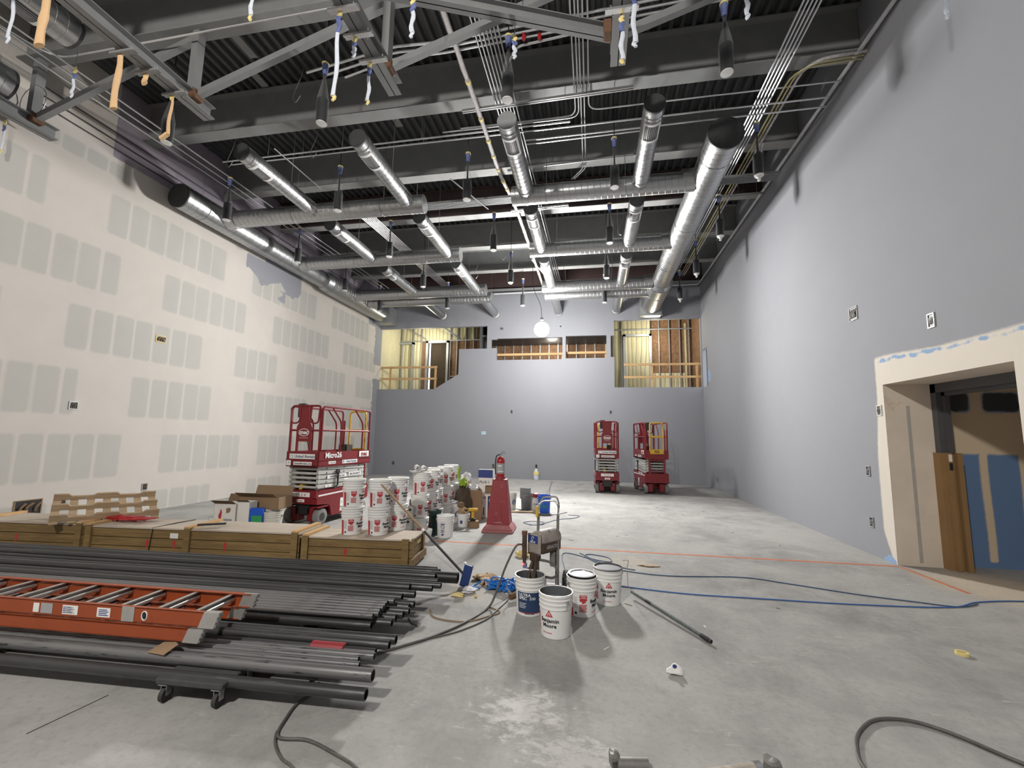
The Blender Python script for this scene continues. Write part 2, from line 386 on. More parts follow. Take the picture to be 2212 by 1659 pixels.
def wrap(mb, r0, z0, ang0, taper=0):
    """bend a flat xy mesh (x along the arc, y up, z out) round a vertical axis; angle 0 faces -y"""
    xs = [v[0] for v in mb.v]
    if max(xs)-min(xs) > .016:
        me = bpy.data.meshes.new('w'); me.from_pydata(mb.v, [], mb.f); bm = bmesh.new(); bm.from_mesh(me); bpy.data.meshes.remove(me)
        k = math.ceil(min(xs)/.014)*.014
        while k < max(xs):
            bmesh.ops.bisect_plane(bm, geom=bm.verts[:]+bm.edges[:]+bm.faces[:], plane_co=(k, 0, 0), plane_no=(1, 0, 0)); k += .014
        bm.verts.index_update(); mb = MB(); mb.v = [tuple(v.co) for v in bm.verts]; mb.f = [tuple(v.index for v in f.verts) for f in bm.faces]; bm.free()
    q = MB(); q.f = mb.f
    for x, y, z in mb.v:
        z_ = z0+y; r = r0+taper*z_+z; a = ang0+x/r0-PI/2
        q.v.append((r*math.cos(a), r*math.sin(a), z_))
    return q
def props(o, label=None, cat=None, group=None, kind=None):
    if label: o['label'] = label
    if cat: o['category'] = cat
    if group: o['group'] = group
    if kind: o['kind'] = kind
    return o
def thing(name, label, cat, loc=(0, 0, 0), rz=0, group=None):
    o = bpy.data.objects.new(name, None); COL.objects.link(o); o.empty_display_size = .1
    o.location = loc; o.rotation_euler = (0, 0, rz)
    return props(o, label, cat, group)
def struct(o): return props(o, kind='structure')
def dup(root, loc=None, rz=None, label=None, group=None, skip=()):
    def cp(o, par):
        c = o.copy(); COL.objects.link(c); c.parent = par
        for ch in o.children:
            if ch.name.split('.')[0] not in skip: cp(ch, c)
        return c
    r = cp(root, None)
    if loc is not None: r.location = loc
    if rz is not None: r.rotation_euler = (0, 0, rz)
    if label: r['label'] = label
    if group: r['group'] = group
    return r
def smooth_path(pts, k=6):
    P = [Vector(p) for p in pts]; out = []
    for i in range(len(P)-1):
        p0 = P[max(i-1, 0)]; p1 = P[i]; p2 = P[i+1]; p3 = P[min(i+2, len(P)-1)]
        for j in range(k):
            t = j/k; t2 = t*t; t3 = t2*t
            out.append(.5*((2*p1)+(p2-p0)*t+(2*p0-5*p1+4*p2-p3)*t2+(3*p1-p0-3*p2+p3)*t3))
    out.append(P[-1]); return out
def floor_path(pts, r, k=6): return smooth_path([(x, y, r+.001) for x, y in pts], k)
ORD = ['first', 'second', 'third', 'fourth', 'fifth', 'sixth', 'seventh', 'eighth', 'ninth', 'tenth']
# ================================================================ setting
def cells(us, vs, hole, P, N_, th):
    """wall sheet of thickness th made of the cells that are not holes; P(u,v) is the front point, N_ points to the back"""
    mb = MB(); n = Vector(N_)*th
    F = [[not hole((us[i]+us[i+1])/2, (vs[j]+vs[j+1])/2) for j in range(len(vs)-1)] for i in range(len(us)-1)]
    def ok(i, j): return 0 <= i < len(us)-1 and 0 <= j < len(vs)-1 and F[i][j]
    for i in range(len(us)-1):
        for j in range(len(vs)-1):
            if not F[i][j]: continue
            a, b, c, d = [Vector(P(*q)) for q in ((us[i], vs[j]), (us[i+1], vs[j]), (us[i+1], vs[j+1]), (us[i], vs[j+1]))]
            mb.add([a, b, c, d], [(0, 1, 2, 3)]); mb.add([a+n, b+n, c+n, d+n], [(3, 2, 1, 0)])
            for (p, q, k) in ((a, b, (i, j-1)), (b, c, (i+1, j)), (c, d, (i, j+1)), (d, a, (i-1, j))):
                if not ok(*k): mb.add([p, q, q+n, p+n], [(0, 1, 2, 3)])
    return mb
def grid_wall(name, m, us, vs, hole, P, mask):
    """one sheet with a colour mask on its vertices"""
    idx = {}; V = []; F = []
    def vid(i, j):
        if (i, j) not in idx: idx[(i, j)] = len(V); V.append(P(us[i], vs[j]))
        return idx[(i, j)]
    for i in range(len(us)-1):
        for j in range(len(vs)-1):
            if hole((us[i]+us[i+1])/2, (vs[j]+vs[j+1])/2): continue
            F.append((vid(i, j), vid(i+1, j), vid(i+1, j+1), vid(i, j+1)))
    me = bpy.data.meshes.new(name); me.from_pydata(V, [], F)
    at = me.color_attributes.new('mask', 'FLOAT_COLOR', 'POINT')
    buf = np.zeros((len(V), 4), np.float32)
    for (i, j), k in idx.items(): buf[k] = (*mask(us[i], vs[j]), 1)
    at.data.foreach_set('color', buf.ravel())
    me.materials.append(M[m]); o = bpy.data.objects.new(name, me); COL.objects.link(o)
    return struct(o)
def span(a, b, st): 
    n = max(1, round((b-a)/st)); return [a+(b-a)*i/n for i in range(n)]
def sstep(x, a, b):
    t = min(1, max(0, (x-a)/(b-a))); return t*t*(3-2*t)
def inrect(x, y, x0, x1, y0, y1, s):
    return sstep(x, x0-s, x0+s)*(1-sstep(x, x1-s, x1+s))*sstep(y, y0-s, y0+s)*(1-sstep(y, y1-s, y1+s))
def hsh(*a): return (math.sin(sum(v*k for v, k in zip(a, (12.9898, 78.233, 37.719))))*43758.5453) % 1

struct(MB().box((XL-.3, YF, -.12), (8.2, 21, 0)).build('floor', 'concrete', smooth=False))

struct(MB().bar((-3.22, 2.2, .0005), (-3.17, 2.60, .0005), .008, .001).bar((-1.55, 17.7, .0005), (-1.40, 13.2, .0005), .014, .001).build('trim_3', 'ink', None, False))
# roof deck: trapezoidal ribs running into the depth of the hall
prof = []; x = XL-.3
while x < XR+.4:
    prof += [(x, ZD+.075), (x+.03, ZD), (x+.09, ZD), (x+.12, ZD+.075)]; x += .19
mb = MB(); n_ = len(prof)
mb.v = [(px, yy, pz) for yy in (YF, YB+.4) for px, pz in prof]
mb.f = [(i, i+1, n_+i+1, n_+i) for i in range(n_-1)]
struct(mb.build('ceiling', 'deck', smooth=False))

# west wall: taped gypsum board, 1.22 m rows, 3.05 m sheets
ROWS = [(.0, .43, [(5.2, 6.9), (7.35, 7.98), (8.3, 9.8), (11.0, 12.4), (13.2, 15.4)]),
        (.80, 1.66, [(4.2, 7.52), (8.38, 10.63), (11.32, 13.8), (14.5, 16.6), (17.2, 17.9)]),
        (2.02, 2.88, [(3.5, 6.60), (7.59, 9.57), (10.65, 13.36), (14.1, 16.3), (16.9, 17.8)]),
        (3.25, 4.10, [(3, 5.35), (6.30, 9.17), (10.23, 11.83), (12.76, 15.65), (16.45, 17.72)]),
        (4.47, 5.32, [(4.3, 7.09), (8.05, 10.45), (11.55, 14.43), (15.40, 18.0)]),
        (5.70, 6.54, [(3, 5.72), (6.76, 9.63), (10.59, 13.55), (14.51, 17.24)]),
        (6.90, 7.20, [(4.2, 7.0), (8, 10.2), (12, 14.6), (15.5, 18)])]
def left_mask(y, z):
    mud = 1.0
    for r, (z0, z1, iv) in enumerate(ROWS):
        if z0-.2 < z < z1+.2:
            for k, (a, b) in enumerate(iv):
                if a-.25 < y < b+.25:
                    g = inrect(y, z, a, b, z0, z1, .07)
                    s = (y-a) % .407; d = min(s, .407-s)
                    if y-a > .2 and b-y > .2: g *= 1-.9*math.exp(-(d/.034)**2)*(.75+.5*hsh(r, k, round((y-a)/.407)))
                    mud = min(mud, 1-g)
    grey = 0
    if 10.2 < y < 12.8 and z > 5.7:
        bot = 6.18+.14*math.sin(y*5)+.10*hsh(round(y*14), 3)
        grey = inrect(y, z, 10.30, 12.68, bot, 6.86+(.12 if y > 11 else -.05), .04)
    grey = max(grey, inrect(y, z, 11.7+.1*math.sin(z*20), 12.0, 5.78, 6.2, .05)*.6)
    edge = 17.85-.10*hsh(round(z*9), 1)-.30*(z < 2.3)*hsh(round(z*5), 2)
    grey = max(grey, sstep(y, edge, edge+.08)*(1 if z < 4.2 or hsh(round(z*3), 8) > .5 else 0), inrect(y, z, 17.2, 18.4, 6.55, 7.2, .1))
    pur = sstep(z, 7.26, 7.34)*(1 if hsh(round(y/1.22), 5) > .3 else .35)
    return mud, grey, pur
ys = span(YF, 3, 1)+span(3, 8, .04)+span(8, YB, .05)+[YB+.2]; zs = span(0, 7.4, .045)+span(7.4, ZD+.1, .3)+[ZD+.1]
grid_wall('wall_west', 'drywall', ys, zs, lambda y, z: False, lambda y, z: (XL, y, z), left_mask)

# east wall: grey paint, unpainted patch round the door opening
DY0, DY1, DZ = 5.36, 7.47, 2.62
def right_mask(y, z):
    tan = inrect(y, z, 4.3, 7.62+.10*sstep(2.6-z, 0, 1.2)-.16*sstep(.5-z, 0, .5), -1, 2.98+.07*sstep(y, 6.2, 7.4), .05)
    wob = .010*math.sin(y*9)+.008*math.sin(y*23)
    blue = inrect(y, z, 4.9, 7.58, 2.90+wob+.05*sstep(y, 6, 7.5), 2.965+wob*.6+.06*sstep(y, 6, 7.5), .02)*(.42+.35*hsh(round(y*9), 4))
    blue = max(blue, inrect(y, z, 7.49, 7.78, -.1, .075+.03*math.sin(y*20), .025), inrect(y, z, 17.15, 17.5, 3.9, 4.35, .08)*.8)  # blue by the far opening paints its glow over tape residue
    brown = inrect(y, z, 7.5, 7.56, .9, 1.4, .05)*.25
    return tan, blue, brown
ys = sorted(set(span(YF, 4.2, 1.2)+span(4.2, DY0, .04)+span(DY0, DY1, .04)+span(DY1, 8.0, .035)+span(8, 17, 1)+span(17, 17.52, .06)+[17.52, 17.75, 18.0, 18.24, YB+.2]))
zs = sorted(set(span(0, DZ, .04)+[DZ]+span(DZ+.03, 3.2, .03)+[3.3, 3.79]+span(3.85, 4.4, .06)+[4.4, 4.8, 5.30, 6, 7, 8, ZD+.1]))
def rhole(y, z): return (DY0 < y < DY1 and z < DZ) or (17.52 < y < 18.24 and 3.79 < z < 5.30)
grid_wall('wall_east', 'right_wall', ys, zs, rhole, lambda y, z: (XR, y, z), right_mask)
mb = MB()
for p, q in (((17.52, 3.79), (18.24, 3.79)), ((18.24, 3.79), (18.24, 5.3)), ((18.24, 5.3), (17.52, 5.3)), ((17.52, 5.3), (17.52, 3.79))):
    mb.add([(XR, p[0], p[1]), (XR, q[0], q[1]), (XR+.14, q[0], q[1]), (XR+.14, p[0], p[1])], [(0, 1, 2, 3)])
struct(mb.build('trim_1', 'grey_paint', smooth=False))

# north wall (far end) with the projection-booth openings
HOLES = [(-9.7, -5.79, 3.77, 5.55), (-9.7, -4.53, 5.55, 6.56), (-4.09, -1.24, 5.03, 5.98), (-4.34, -4.09, 5.56, 5.94), (-1.10, .59, 5.06, 6.02), (.90, 4.29, 3.82, 6.63), (.76, .90, 5.09, 5.99)]
us = sorted({XL-.1, XR+.1}.union(*[{max(a, XL-.1), b} for a, b, _, _ in HOLES], span(-9, 4, 1.5))); vs = sorted({0, ZD+.1}.union(*[{c, d} for _, _, c, d in HOLES]))
def bh(x, z): return any(a < x < b and c < z < d for a, b, c, d in HOLES)
mb = cells(us, vs, bh, lambda x, z: (x, YB, z), (0, 1, 0), .15)
mb.add([(-6.88, YB, 3.77), (-5.79, YB, 3.77), (-5.79, YB, 4.43), (-6.88, YB+.15, 3.77), (-5.79, YB+.15, 3.77), (-5.79, YB+.15, 4.43)], [(0, 1, 2), (5, 4, 3), (0, 2, 5, 3)])
struct(mb.build('wall_north', 'grey_paint', smooth=False))
struct(MB().box((XL-.3, YF-.1, 0), (XR+.3, YF, ZD+.1)).build('wall_south', 'grey_paint', smooth=False))
# blocking behind the sheets so no daylight leaks in
mb = MB().box((XL-.25, YF, 0), (XL-.08, 21, 9.1)).box((XR+.16, 8.6, 0), (XR+.3, 17.45, 9.1)).box((XR+.16, YF, 3), (XR+.3, 8.6, 9.1)).box((XR+.16, 17.45, 5.45), (XR+.3, YB, 9.1)).box((XR+.16, 17.45, 0), (XR+.3, YB, 3.7)).box((XR+.16, 18.3, 0), (XR+.3, 21, 9.1))
mb.box((XL-.2, YF-.2, 9.0), (XR+.3, 21, 9.1)).box((XR+.16, YF, 0), (XR+.3, 4.6, 3))
struct(mb.build('wall_backing', 'deck', smooth=False))

# projection booth behind the north wall
bx0, bx1, by = XL-.08, XR+.16, 20.55
struct(MB().box((bx0, YB+.15, 3.55), (bx1, by, 3.72)).build('floor_booth', 'concrete', smooth=False))
struct(MB().box((bx0, YB+.15, 7.35), (bx1, by, 7.5)).build('ceiling_booth', 'deck', smooth=False))
def panel(name, m, boxes):
    mb = MB()
    for lo, hi in boxes: mb.box(lo, hi)
    return struct(mb.build(name, m, smooth=False))
panel('wall_booth_insulation', 'foam', [((bx0, YB+.15, 3.72), (bx0+.05, by, 7.35)), ((bx0, by, 6.45), (-5.6, by+.1, 7.35)), ((-10, by, 3.72), (-8.5, by+.1, 6.45)),
      ((.6, by, 6.5), (2.62, by+.1, 7.35)), ((.6, by, 3.72), (2.62, by+.1, 6.5)), ((2.7, by, 3.72), (4.1, by+.1, 4.72)), ((4.12, by-.02, 3.72), (4.2, by+.1, 7.0))])
panel('wall_booth_board', 'osb', [((-8.5, by, 3.72), (-8.1, by+.1, 6.45)), ((-7.1, by, 3.72), (.6, by+.1, 6.45)), ((-5.6, by, 6.45), (.6, by+.1, 7.35)), ((2.7, by+.01, 4.72), (bx1, by+.1, 7.35)), ((4.1, by+.01, 3.72), (bx1, by+.1, 4.72)), ((bx1-.03, 18.45, 3.72), (bx1, by, 7.35))])
panel('wall_booth_doorway', 'brown_cloth', [((-8.1, by+.3, 3.72), (-7.1, by+.4, 6.45)), ((2.62, by+.05, 3.72), (2.7, by+.1, 7.35))])
panel('wall_booth_partition', 'deck', [((-4.9, YB+.16, 3.72), (-4.8, by, 7.35)), ((.66, YB+.16, 3.72), (.74, by, 7.35)), ((-4.8, YB+.2, 6.12), (.66, by, 6.2))])
sx_ = [-9.5, -8.9, -8.45, -6.95, -6.6, -6.15, -5.75, -5.3, -5.05, .95, 1.35, 3.0, 3.45, 3.9, 4.3]+[-4.6+.43*i for i in range(12)]
mb = MB()
for x in sx_:
    if not -8.1 < x < -7.1: mb.box((x-.02, by-.09, 3.72), (x+.02, by-.005, 7.35))
mb.box((bx0, by-.10, 6.42), (-5.1, by-.02, 6.47)).box((.8, by-.10, 6.72), (bx1, by-.02, 6.77)).box((-6.9, by-.10, 4.62), (-5.1, by-.02, 4.66))
mb.bar((-9.4, by-.1, 7.2), (-8.2, by-.12, 6.5), .05, .05).bar((-7.6, 19.2, 7.3), (-6.4, by-.1, 6.5), .06, .06)
struct(mb.build('wall_booth_studs', 'stud', smooth=False))
def door_frame(name, x0, x1, z1, m='door_steel'):
    mb = MB().box((x0-.11, by-.16, 3.72), (x0, by+.02, z1+.1)).box((x1, by-.16, 3.72), (x1+.11, by+.02, z1+.1)).box((x0-.11, by-.16, z1), (x1+.11, by+.02, z1+.1))
    return struct(mb.build(name, m, smooth=False))
door_frame('door_1', -9.85, -8.95, 6.28, 'stud'); door_frame('door_2', -8.08, -7.12, 6.33, 'stud'); door_frame('door_3', 1.52, 2.56, 6.42, 'stud')
# timber guard rails across the booth openings
def guard(label, xs, x0, x1, ye=18.52, mid=True):
    t = thing('guard_rail', label, 'guard rail', ((x0+x1)/2, ye, 3.72))
    for x in xs: MB().box((x-.045-(x0+x1)/2, -.02, 0), (x+.045-(x0+x1)/2, .02, 1.13)).build('post', 'pine', t, False)
    for z in ((1.02, .5) if mid else (1.02,)): MB().box((x0-(x0+x1)/2, -.06, z), (x1-(x0+x1)/2, -.02, z+.09)).build('rail', 'pine', t, False)
    MB().box((x0-(x0+x1)/2, -.06, 0), (x1-(x0+x1)/2, .02, .045)).build('sole_plate', 'pine', t, False)
    return t
guard('raw timber guard rail across the stepped booth opening above the bucket stacks', [-9.1, -6.93], -9.55, -6.85)
guard('raw timber guard rail across the tall booth opening above the two far lifts', [2.41, 4.16], 1.28, 4.36)
def ledge(label, x0, x1, z):
    t = thing('booth_ledge', label, 'timber rail', ((x0+x1)/2, 18.75, z))
    MB().box((x0-(x0+x1)/2, -.05, -.05), (x1-(x0+x1)/2, .05, .05)).build('rail', 'pine', t, False)
    for s in (-1, 1): MB().box((s*((x1-x0)/2-.06)-.03, .05, -1.7), (s*((x1-x0)/2-.06)+.03, .09, .05)).build('post', 'pine', t, False)
ledge('pale timber rail inside the long projection window', -4.75, -1.22, 5.34); ledge('pale timber rail inside the short projection window', -1.14, .62, 5.37)

# east door alcove and the vestibule behind it
ax = 5.02
def alcove_mask(y, z): return (1, 0, 0)
XA = XR+.004
mb = MB().box((XA, DY1, 0), (ax, DY1+.1, DZ+.1)).box((XA, DY0-.1, 0), (ax, DY0, DZ+.1)).box((XA, DY0, DZ), (ax, DY1, DZ+.1))
m_al = pm('tan_joint_compound', (.68, .60, .51), .8, 0, var=.08, scale=2.5, spots=(.52, .38, .26), spot_amt=.3, spot_scale=2)
struct(mb.build('wall_alcove', m_al, smooth=False))
mb = MB().box((4.60, DY1-.004, .05), (4.645, DY1-.001, 2.3)); struct(mb.build('trim_2', pm('grey_joint_streak', (.40, .38, .35), .8), smooth=False))
vx = 7.6
struct(MB().box((ax, DY0-2, 2.72), (vx, 7.9, 2.8)).box((vx, DY0-2, 0), (vx+.1, 7.9, 2.8)).box((ax, DY0-2.1, 0), (vx, DY0-2, 2.8)).box((ax, DY0-2, 0), (ax+.08, DY0-.02, 2.8)).build('wall_vestibule', m_al, smooth=False))
def blue_mask(x, z):
    tan = 0
    for xs, wd in ((5.16, .05), (5.62, .05), (6.1, .05), (6.56, .05), (7.05, .05)): tan = max(tan, inrect(x+.006*math.sin(z*4+xs*5), z, xs-wd, xs+wd, .08, 1.62, .03))
    tan = max(tan, sstep(z, 1.57, 1.64))
    top = max(inrect(x, z, a, b, 2.22, 2.52, .07) for a, b in ((5.25, 5.52), (5.68, 6.15), (6.32, 6.6), (6.7, 7.1)))
    return tan*(1-top), top*.8, 0
us = span(ax-.02, vx, .03)+[vx]; vs = span(0, 2.75, .035)+[2.75]
grid_wall('wall_vestibule_north', 'blue_board', us, vs, lambda a, b: False, lambda x, z: (x, 7.62, z), blue_mask)
fr = MB().box((4.93, DY1-.10, 1.62), (5.10, DY1+.02, DZ)).box((5.00, DY1-.16, 1.62), (5.06, DY1-.10, DZ)).box((4.93, DY0-.02, 0), (5.10, DY0+.10, DZ)).box((4.93, DY0, DZ-.13), (5.10, DY1, DZ)).box((5.0, DY0, DZ-.18), (5.06, DY1, DZ-.13))
door = props(bpy.data.objects.new('door_4', None), kind='structure'); COL.objects.link(door)
fr.build('door_frame', 'door_steel', door, False)
MB().box((4.89, DY1-.13, 0), (5.11, DY1+.03, 1.62)).box((4.95, DY1-.19, 0), (5.0, DY1-.13, 1.62)).box((5.06, DY1-.20, 0), (5.12, DY1-.13, 1.62)).build('protective_board', 'door_wrap', door, False)
MB().box((4.955, DY1-.195, 1.50), (4.995, DY1-.19, 1.60)).build('notice', 'paper', door, False)
MB().box((4.955, DY1-.195, 1.38), (4.995, DY1-.19, 1.48)).build('strike_plate', 'black', door, False)

# steel roof beams
BEAMY = [1.0, 3.1, 5.2, 7.33, 9.5, 11.52, 13.6, 15.7, 17.85]
BLAB = {5.2: 'grey steel roof beam that the bracing posts hang from', 7.33: 'grey steel roof beam just beyond the ends of the hanging truss chords', 9.5: 'steel roof beam with dusty pale lower flange above the nearest cross ducts',
        11.52: 'dark red primed roof beam above the second pair of cross ducts', 13.6: 'grey roof beam with pale dusty flange above the second cross ducts', 15.7: 'grey roof beam above the doubled cross ducts', 17.85: 'dark red primed roof beam close to the far wall',
        3.1: 'steel roof beam nearest overhead at the top edge of the photo', 1.0: 'steel roof beam directly overhead'}
for y in BEAMY[1:]:
    t = thing('steel_girder', BLAB[y], 'steel beam', (0, y, 8.0), group=None)
    web = 'red_primer' if y in (11.52, 17.85) else 'beam'; fl = 'dusty_flange' if 9 < y < 17 else 'beam'
    MB().box((XL+.01, -.02, .02), (XR-.01, .02, .83)).build('web', web, t, False)
    MB().box((XL+.01, -.14, 0), (XR-.01, .14, .02)).build('bottom_flange', fl, t, False)
    MB().box((XL+.01, -.14, .825), (XR-.01, .14, .845)).build('top_flange', web, t, False)
# conduit trims at the top of the walls
def pipe_thing(name, label, cat, pts, r, m, group=None, n=8, k=0):
    P = smooth_path(pts, k) if k else pts
    o = MB().tube(P, r, n).build(name, m)
    return props(o, label, cat, group)
pipe_thing('perimeter_pipe', 'grey painted pipe running round the top of the grey walls', 'pipe', [(4.25, YF+.1, 8.0), (4.25, 17.95, 8.0), (4.18, 18.06, 7.97), (-4.2, 18.08, 7.93)], .035, pm('painted_pipe', (.56, .57, .58), .5), n=10)
# wall boxes
def wall_box(label, loc, face, wd, ht, plate=None, depth=.03, cat='outlet box'):
    t = thing('outlet_box', label, cat, loc)
    ax_ = {'W': (0, 1, 0), 'E': (0, -1, 0), 'N': (1, 0, 0)}[face]
    X = frame((0, 0, 0), ax_, (0, 0, 1))
    MB().box((-wd/2, -ht/2, .002), (wd/2, ht/2, .004), X).build('box_back', 'black', t, False)
    rim = MB()
    for a, b, c, d in ((-wd/2-.015, -ht/2-.015, wd/2+.015, -ht/2), (-wd/2-.015, ht/2, wd/2+.015, ht/2+.015), (-wd/2-.015, -ht/2, -wd/2, ht/2), (wd/2, -ht/2, wd/2+.015, ht/2)): rim.box((a, b, 0), (c, d, .014), X)
    rim.build('box_rim', plate or 'galv_dark', t, False)
    wi = MB()
    for i in range(3):
        x = (-.3+.3*i)*wd; wi.tube(smooth_path([X @ Vector((x, -ht*.3, .006)), X @ Vector((x+.2*wd*(hsh(i, wd)-.5), 0, .02)), X @ Vector((x+.2*wd, ht*.3, .008))], 4), .006 if wd < .2 else .02, 5)
    wi.build('wires', 'card_dark' if face == 'W' else 'steel', t)
    return t
for lab, loc, f, a, b, pl in [
    ('recessed wall box with a yellow rim high on the taped drywall', (XL, 8.11, 3.80), 'W', .20, .13, 'tape_yellow'),
    ('open square wall box in the drywall above the crates', (XL, 6.59, 2.19), 'W', .12, .12, None),
    ('large dark cut-out low in the drywall behind the crates', (XL, 6.12, .39), 'W', .36, .24, 'card'),
    ('small low wall box in the drywall behind the pallet', (XL, 6.62, .42), 'W', .09, .12, None),
    ('small low wall box in the drywall between pallet and scissor lift', (XL, 8.12, .53), 'W', .09, .12, None),
    ('large dark wall box high on the grey wall above the door alcove', (XR, 8.06, 3.89), 'E', .20, .20, 'ink_grey'),
    ('narrow wall box high on the grey wall above the door patching', (XR, 6.40, 3.33), 'E', .09, .16, None),
    ('switch box at the edge of the door patching', (XR, 7.59, 2.24), 'E', .08, .13, 'white_dirty'),
    ('switch-height wall box on the grey wall beside the door patching', (XR, 7.99, 1.30), 'E', .07, .13, None),
    ('low outlet box on the grey wall beside the door patching', (XR, 8.0, .51), 'E', .07, .13, None),
    ('low outlet box on the grey wall near the far corner', (XR, 16.76, .35), 'E', .08, .13, None),
    ('small outlet box on the far wall under the long projection window', (-3.38, YB, 2.80), 'N', .08, .13, None),
    ('small outlet box on the far wall above the two far lifts', (.73, YB, 2.81), 'N', .08, .13, None),
    ('low outlet box on the far wall beyond the white bucket stacks', (-8.64, YB, .52), 'N', .10, .14, None),
    ('low outlet box on the far wall behind the fire extinguisher', (-4.12, YB, .51), 'N', .09, .15, None),
    ('small junction plate on the far wall beside the stepped booth opening', (-3.88, YB, 6.42), 'N', .12, .09, None),
    ('small junction plate on the far wall beside the work lamp', (-1.32, YB, 6.45), 'N', .08, .08, None)]:
    wall_box(lab, loc, f, a, b, pl)
o = MB().box((-.1, -.004, -.07), (.1, -.001, .07)).build('paper_note', pm('pale_blue_note', (.42, .60, .66), .7), None, False, (-4.58, YB, 1.88)); props(o, 'pale blue slip of paper on the far grey wall', 'note')
t = thing('wrapped_stub_pipe', 'wrapped pipe stub standing at the foot of the far wall', 'pipe', (-2.29, YB-.12, 0))
MB().lathe([(.10, 0), (.12, .05), (.10, .3), (.055, .42), (.045, .46)], 14).build('wrap', 'bag_white', t)
MB().lathe([(.123, .2), (.125, .25), (.10, .34), (.09, .34)], 14).build('tape_band', 'tape_yellow', t)
MB().cyl((0, 0, .4), (0, 0, .62), .035).build('pipe_end', 'black', t)
# ================================================================ ducts
def ridge(mb, p0, p1, r, pitch, h=.0035, wd=.016, st=22):
    p0, p1 = Vector(p0), Vector(p1); d = p1-p0; L = d.length; d.normalize(); a = d.orthogonal().normalized(); b = d.cross(a)
    n = int(L/pitch*st); vs = []; fs = []
    for i in range(n+1):
        t = 2*PI*i/st; e = a*math.cos(t)+b*math.sin(t); c = p0+d*(L*i/n)
        vs += [c-d*wd/2+e*(r-.001), c+e*(r+h), c+d*wd/2+e*(r-.001)]
        if i: o = 3*i; fs += [(o-3, o, o+1, o-2), (o-2, o+1, o+2, o-1)]
    return mb.add(vs, fs)
def spiral(name, parent, p0, p1, r, pitch=.13, cap=True):
    mb = MB().cyl(p0, p1, r, n=28, cap=cap); o = mb.build(name, 'galv', parent)
    ridge(MB(), p0, p1, r, pitch).build('spiral_seam', 'seam', parent); return o
def hanger(parent, x, y, z, r):
    mb = MB().cyl((x, y, z+r), (x, y, ZD-parent.location.z), .006, n=5)
    mb.tube([(x+(r+.004)*math.cos(t*PI/8), y, z+(r+.004)*math.sin(t*PI/8)) for t in range(16)], .007, 4, True)
    mb.build('hanger', 'seam', parent)
def cap_(parent, p, d, r, m='cap_shaded'):
    p = Vector(p); d = Vector(d)
    mb = MB().cyl(p-d*.03, p+d*.004, r+.004, n=28); mb.cyl(p+d*.004, p+d*.010, r*.96, n=28); mb.build('end_cap', m, parent)
def register(parent, y0, y1, r, half=.85):
    """supply register let into the underside of a duct running along y"""
    fr = MB(); sl = MB(); bk = MB()
    def patch(mb, ya, yb, f0, f1, ra, n=8):
        vs = []; fs = []
        for i in range(n+1):
            t = -PI/2+f0+(f1-f0)*i/n
            for yy in (ya, yb):
                for rr in (r, ra): vs.append((rr*math.cos(t), yy, rr*math.sin(t)))
        for i in range(n):
            o = 4*i; q = o+4
            fs += [(o+1, o+3, q+3, q+1), (o, o+1, q+1, q), (o+2, q+2, q+3, o+3)]
        fs += [(0, 2, 3, 1), (4*n, 4*n+1, 4*n+3, 4*n+2)]; mb.add(vs, fs)
    patch(fr, y0, y0+.045, -half, half, r+.016); patch(fr, y1-.045, y1, -half, half, r+.016)
    patch(fr, y0+.045, y1-.045, -half, -half+.16, r+.016, 3); patch(fr, y0+.045, y1-.045, half-.16, half, r+.016, 3)
    patch(bk, y0+.045, y1-.045, -half+.16, half-.16, r+.003)
    k = 9
    for i in range(k):
        a = -half+.2+(2*half-.4)*i/(k-1); patch(sl, y0+.045, y1-.045, a-.022, a+.022, r+.011, 1)
    f = fr.build('register_frame', 'offwhite', parent); bk.build('register_throat', 'black', f, False); sl.build('register_blades', 'ink_grey', f, False)
LATY = [9.0, 11.85, 15.0, 15.92]
def main_duct(label, x, y0, y1, ye, r0, r1, z, box=True, near=True):
    t = thing('spiral_main_duct', label, 'duct', (x, y0, z))
    L0 = ye-y0
    spiral('tube', t, (0, 0, 0), (0, L0, 0), r0, .14)
    if near: cap_(t, (0, 0, 0), (0, -1, 0), r0)
    else: cap_(t, (0, L0, 0), (0, 1, 0), r0)
    if box:
        mb = MB().cyl((0, L0, 0), (0, L0+.28, 0), r0+.01, r1, 28, False); mb.cyl((0, L0-.02, 0), (0, L0+.03, 0), r0+.015, n=28); mb.cyl((0, L0+.26, 0), (0, L0+.32, 0), r1+.014, n=28); mb.build('reducer', 'galv', t)
        spiral('large_tube', t, (0, L0+.28, 0), (0, y1-y0, 0), r1, .14)
        s = r1+.02
        mb = MB().box((-s, y1-y0, -s), (s, YB-.01-y0, s)); mb.box((-s-.03, y1-y0+.02, -s-.03), (s+.03, y1-y0+.05, s+.03)).box((-s-.03, YB-.05-y0, -s-.03), (s+.03, YB-.01-y0, s+.03)); mb.build('square_boot', 'galv_dark', t, False)
    for k in range(int((y1-y0)//2.6)+1): hanger(t, 0, .6+2.6*k, 0, r0 if (.6+2.6*k) < L0 else r1)
    for ly in LATY:
        if y0 < ly < y1:
            s = 1 if x < 0 else -1; rr = r0 if ly < ye else r1
            c = MB().cyl((s*rr*.75, ly-y0, 0), (s*(rr+.16), ly-y0, 0), .235, .212, 24, False); c.cyl((s*(rr+.14), ly-y0, 0), (s*(rr+.18), ly-y0, 0), .222, n=24); c.build('saddle_collar', 'galv', t)
    return t
main_duct('large spiral main duct along the taped drywall with its capped end facing the camera', -9.2, 7.8, 17.55, 13.2, .28, .36, 7.05)
main_duct('largest spiral main duct along the grey wall with dark capped end', 2.32, 7.6, 17.7, 14.85, .30, .385, 7.08)
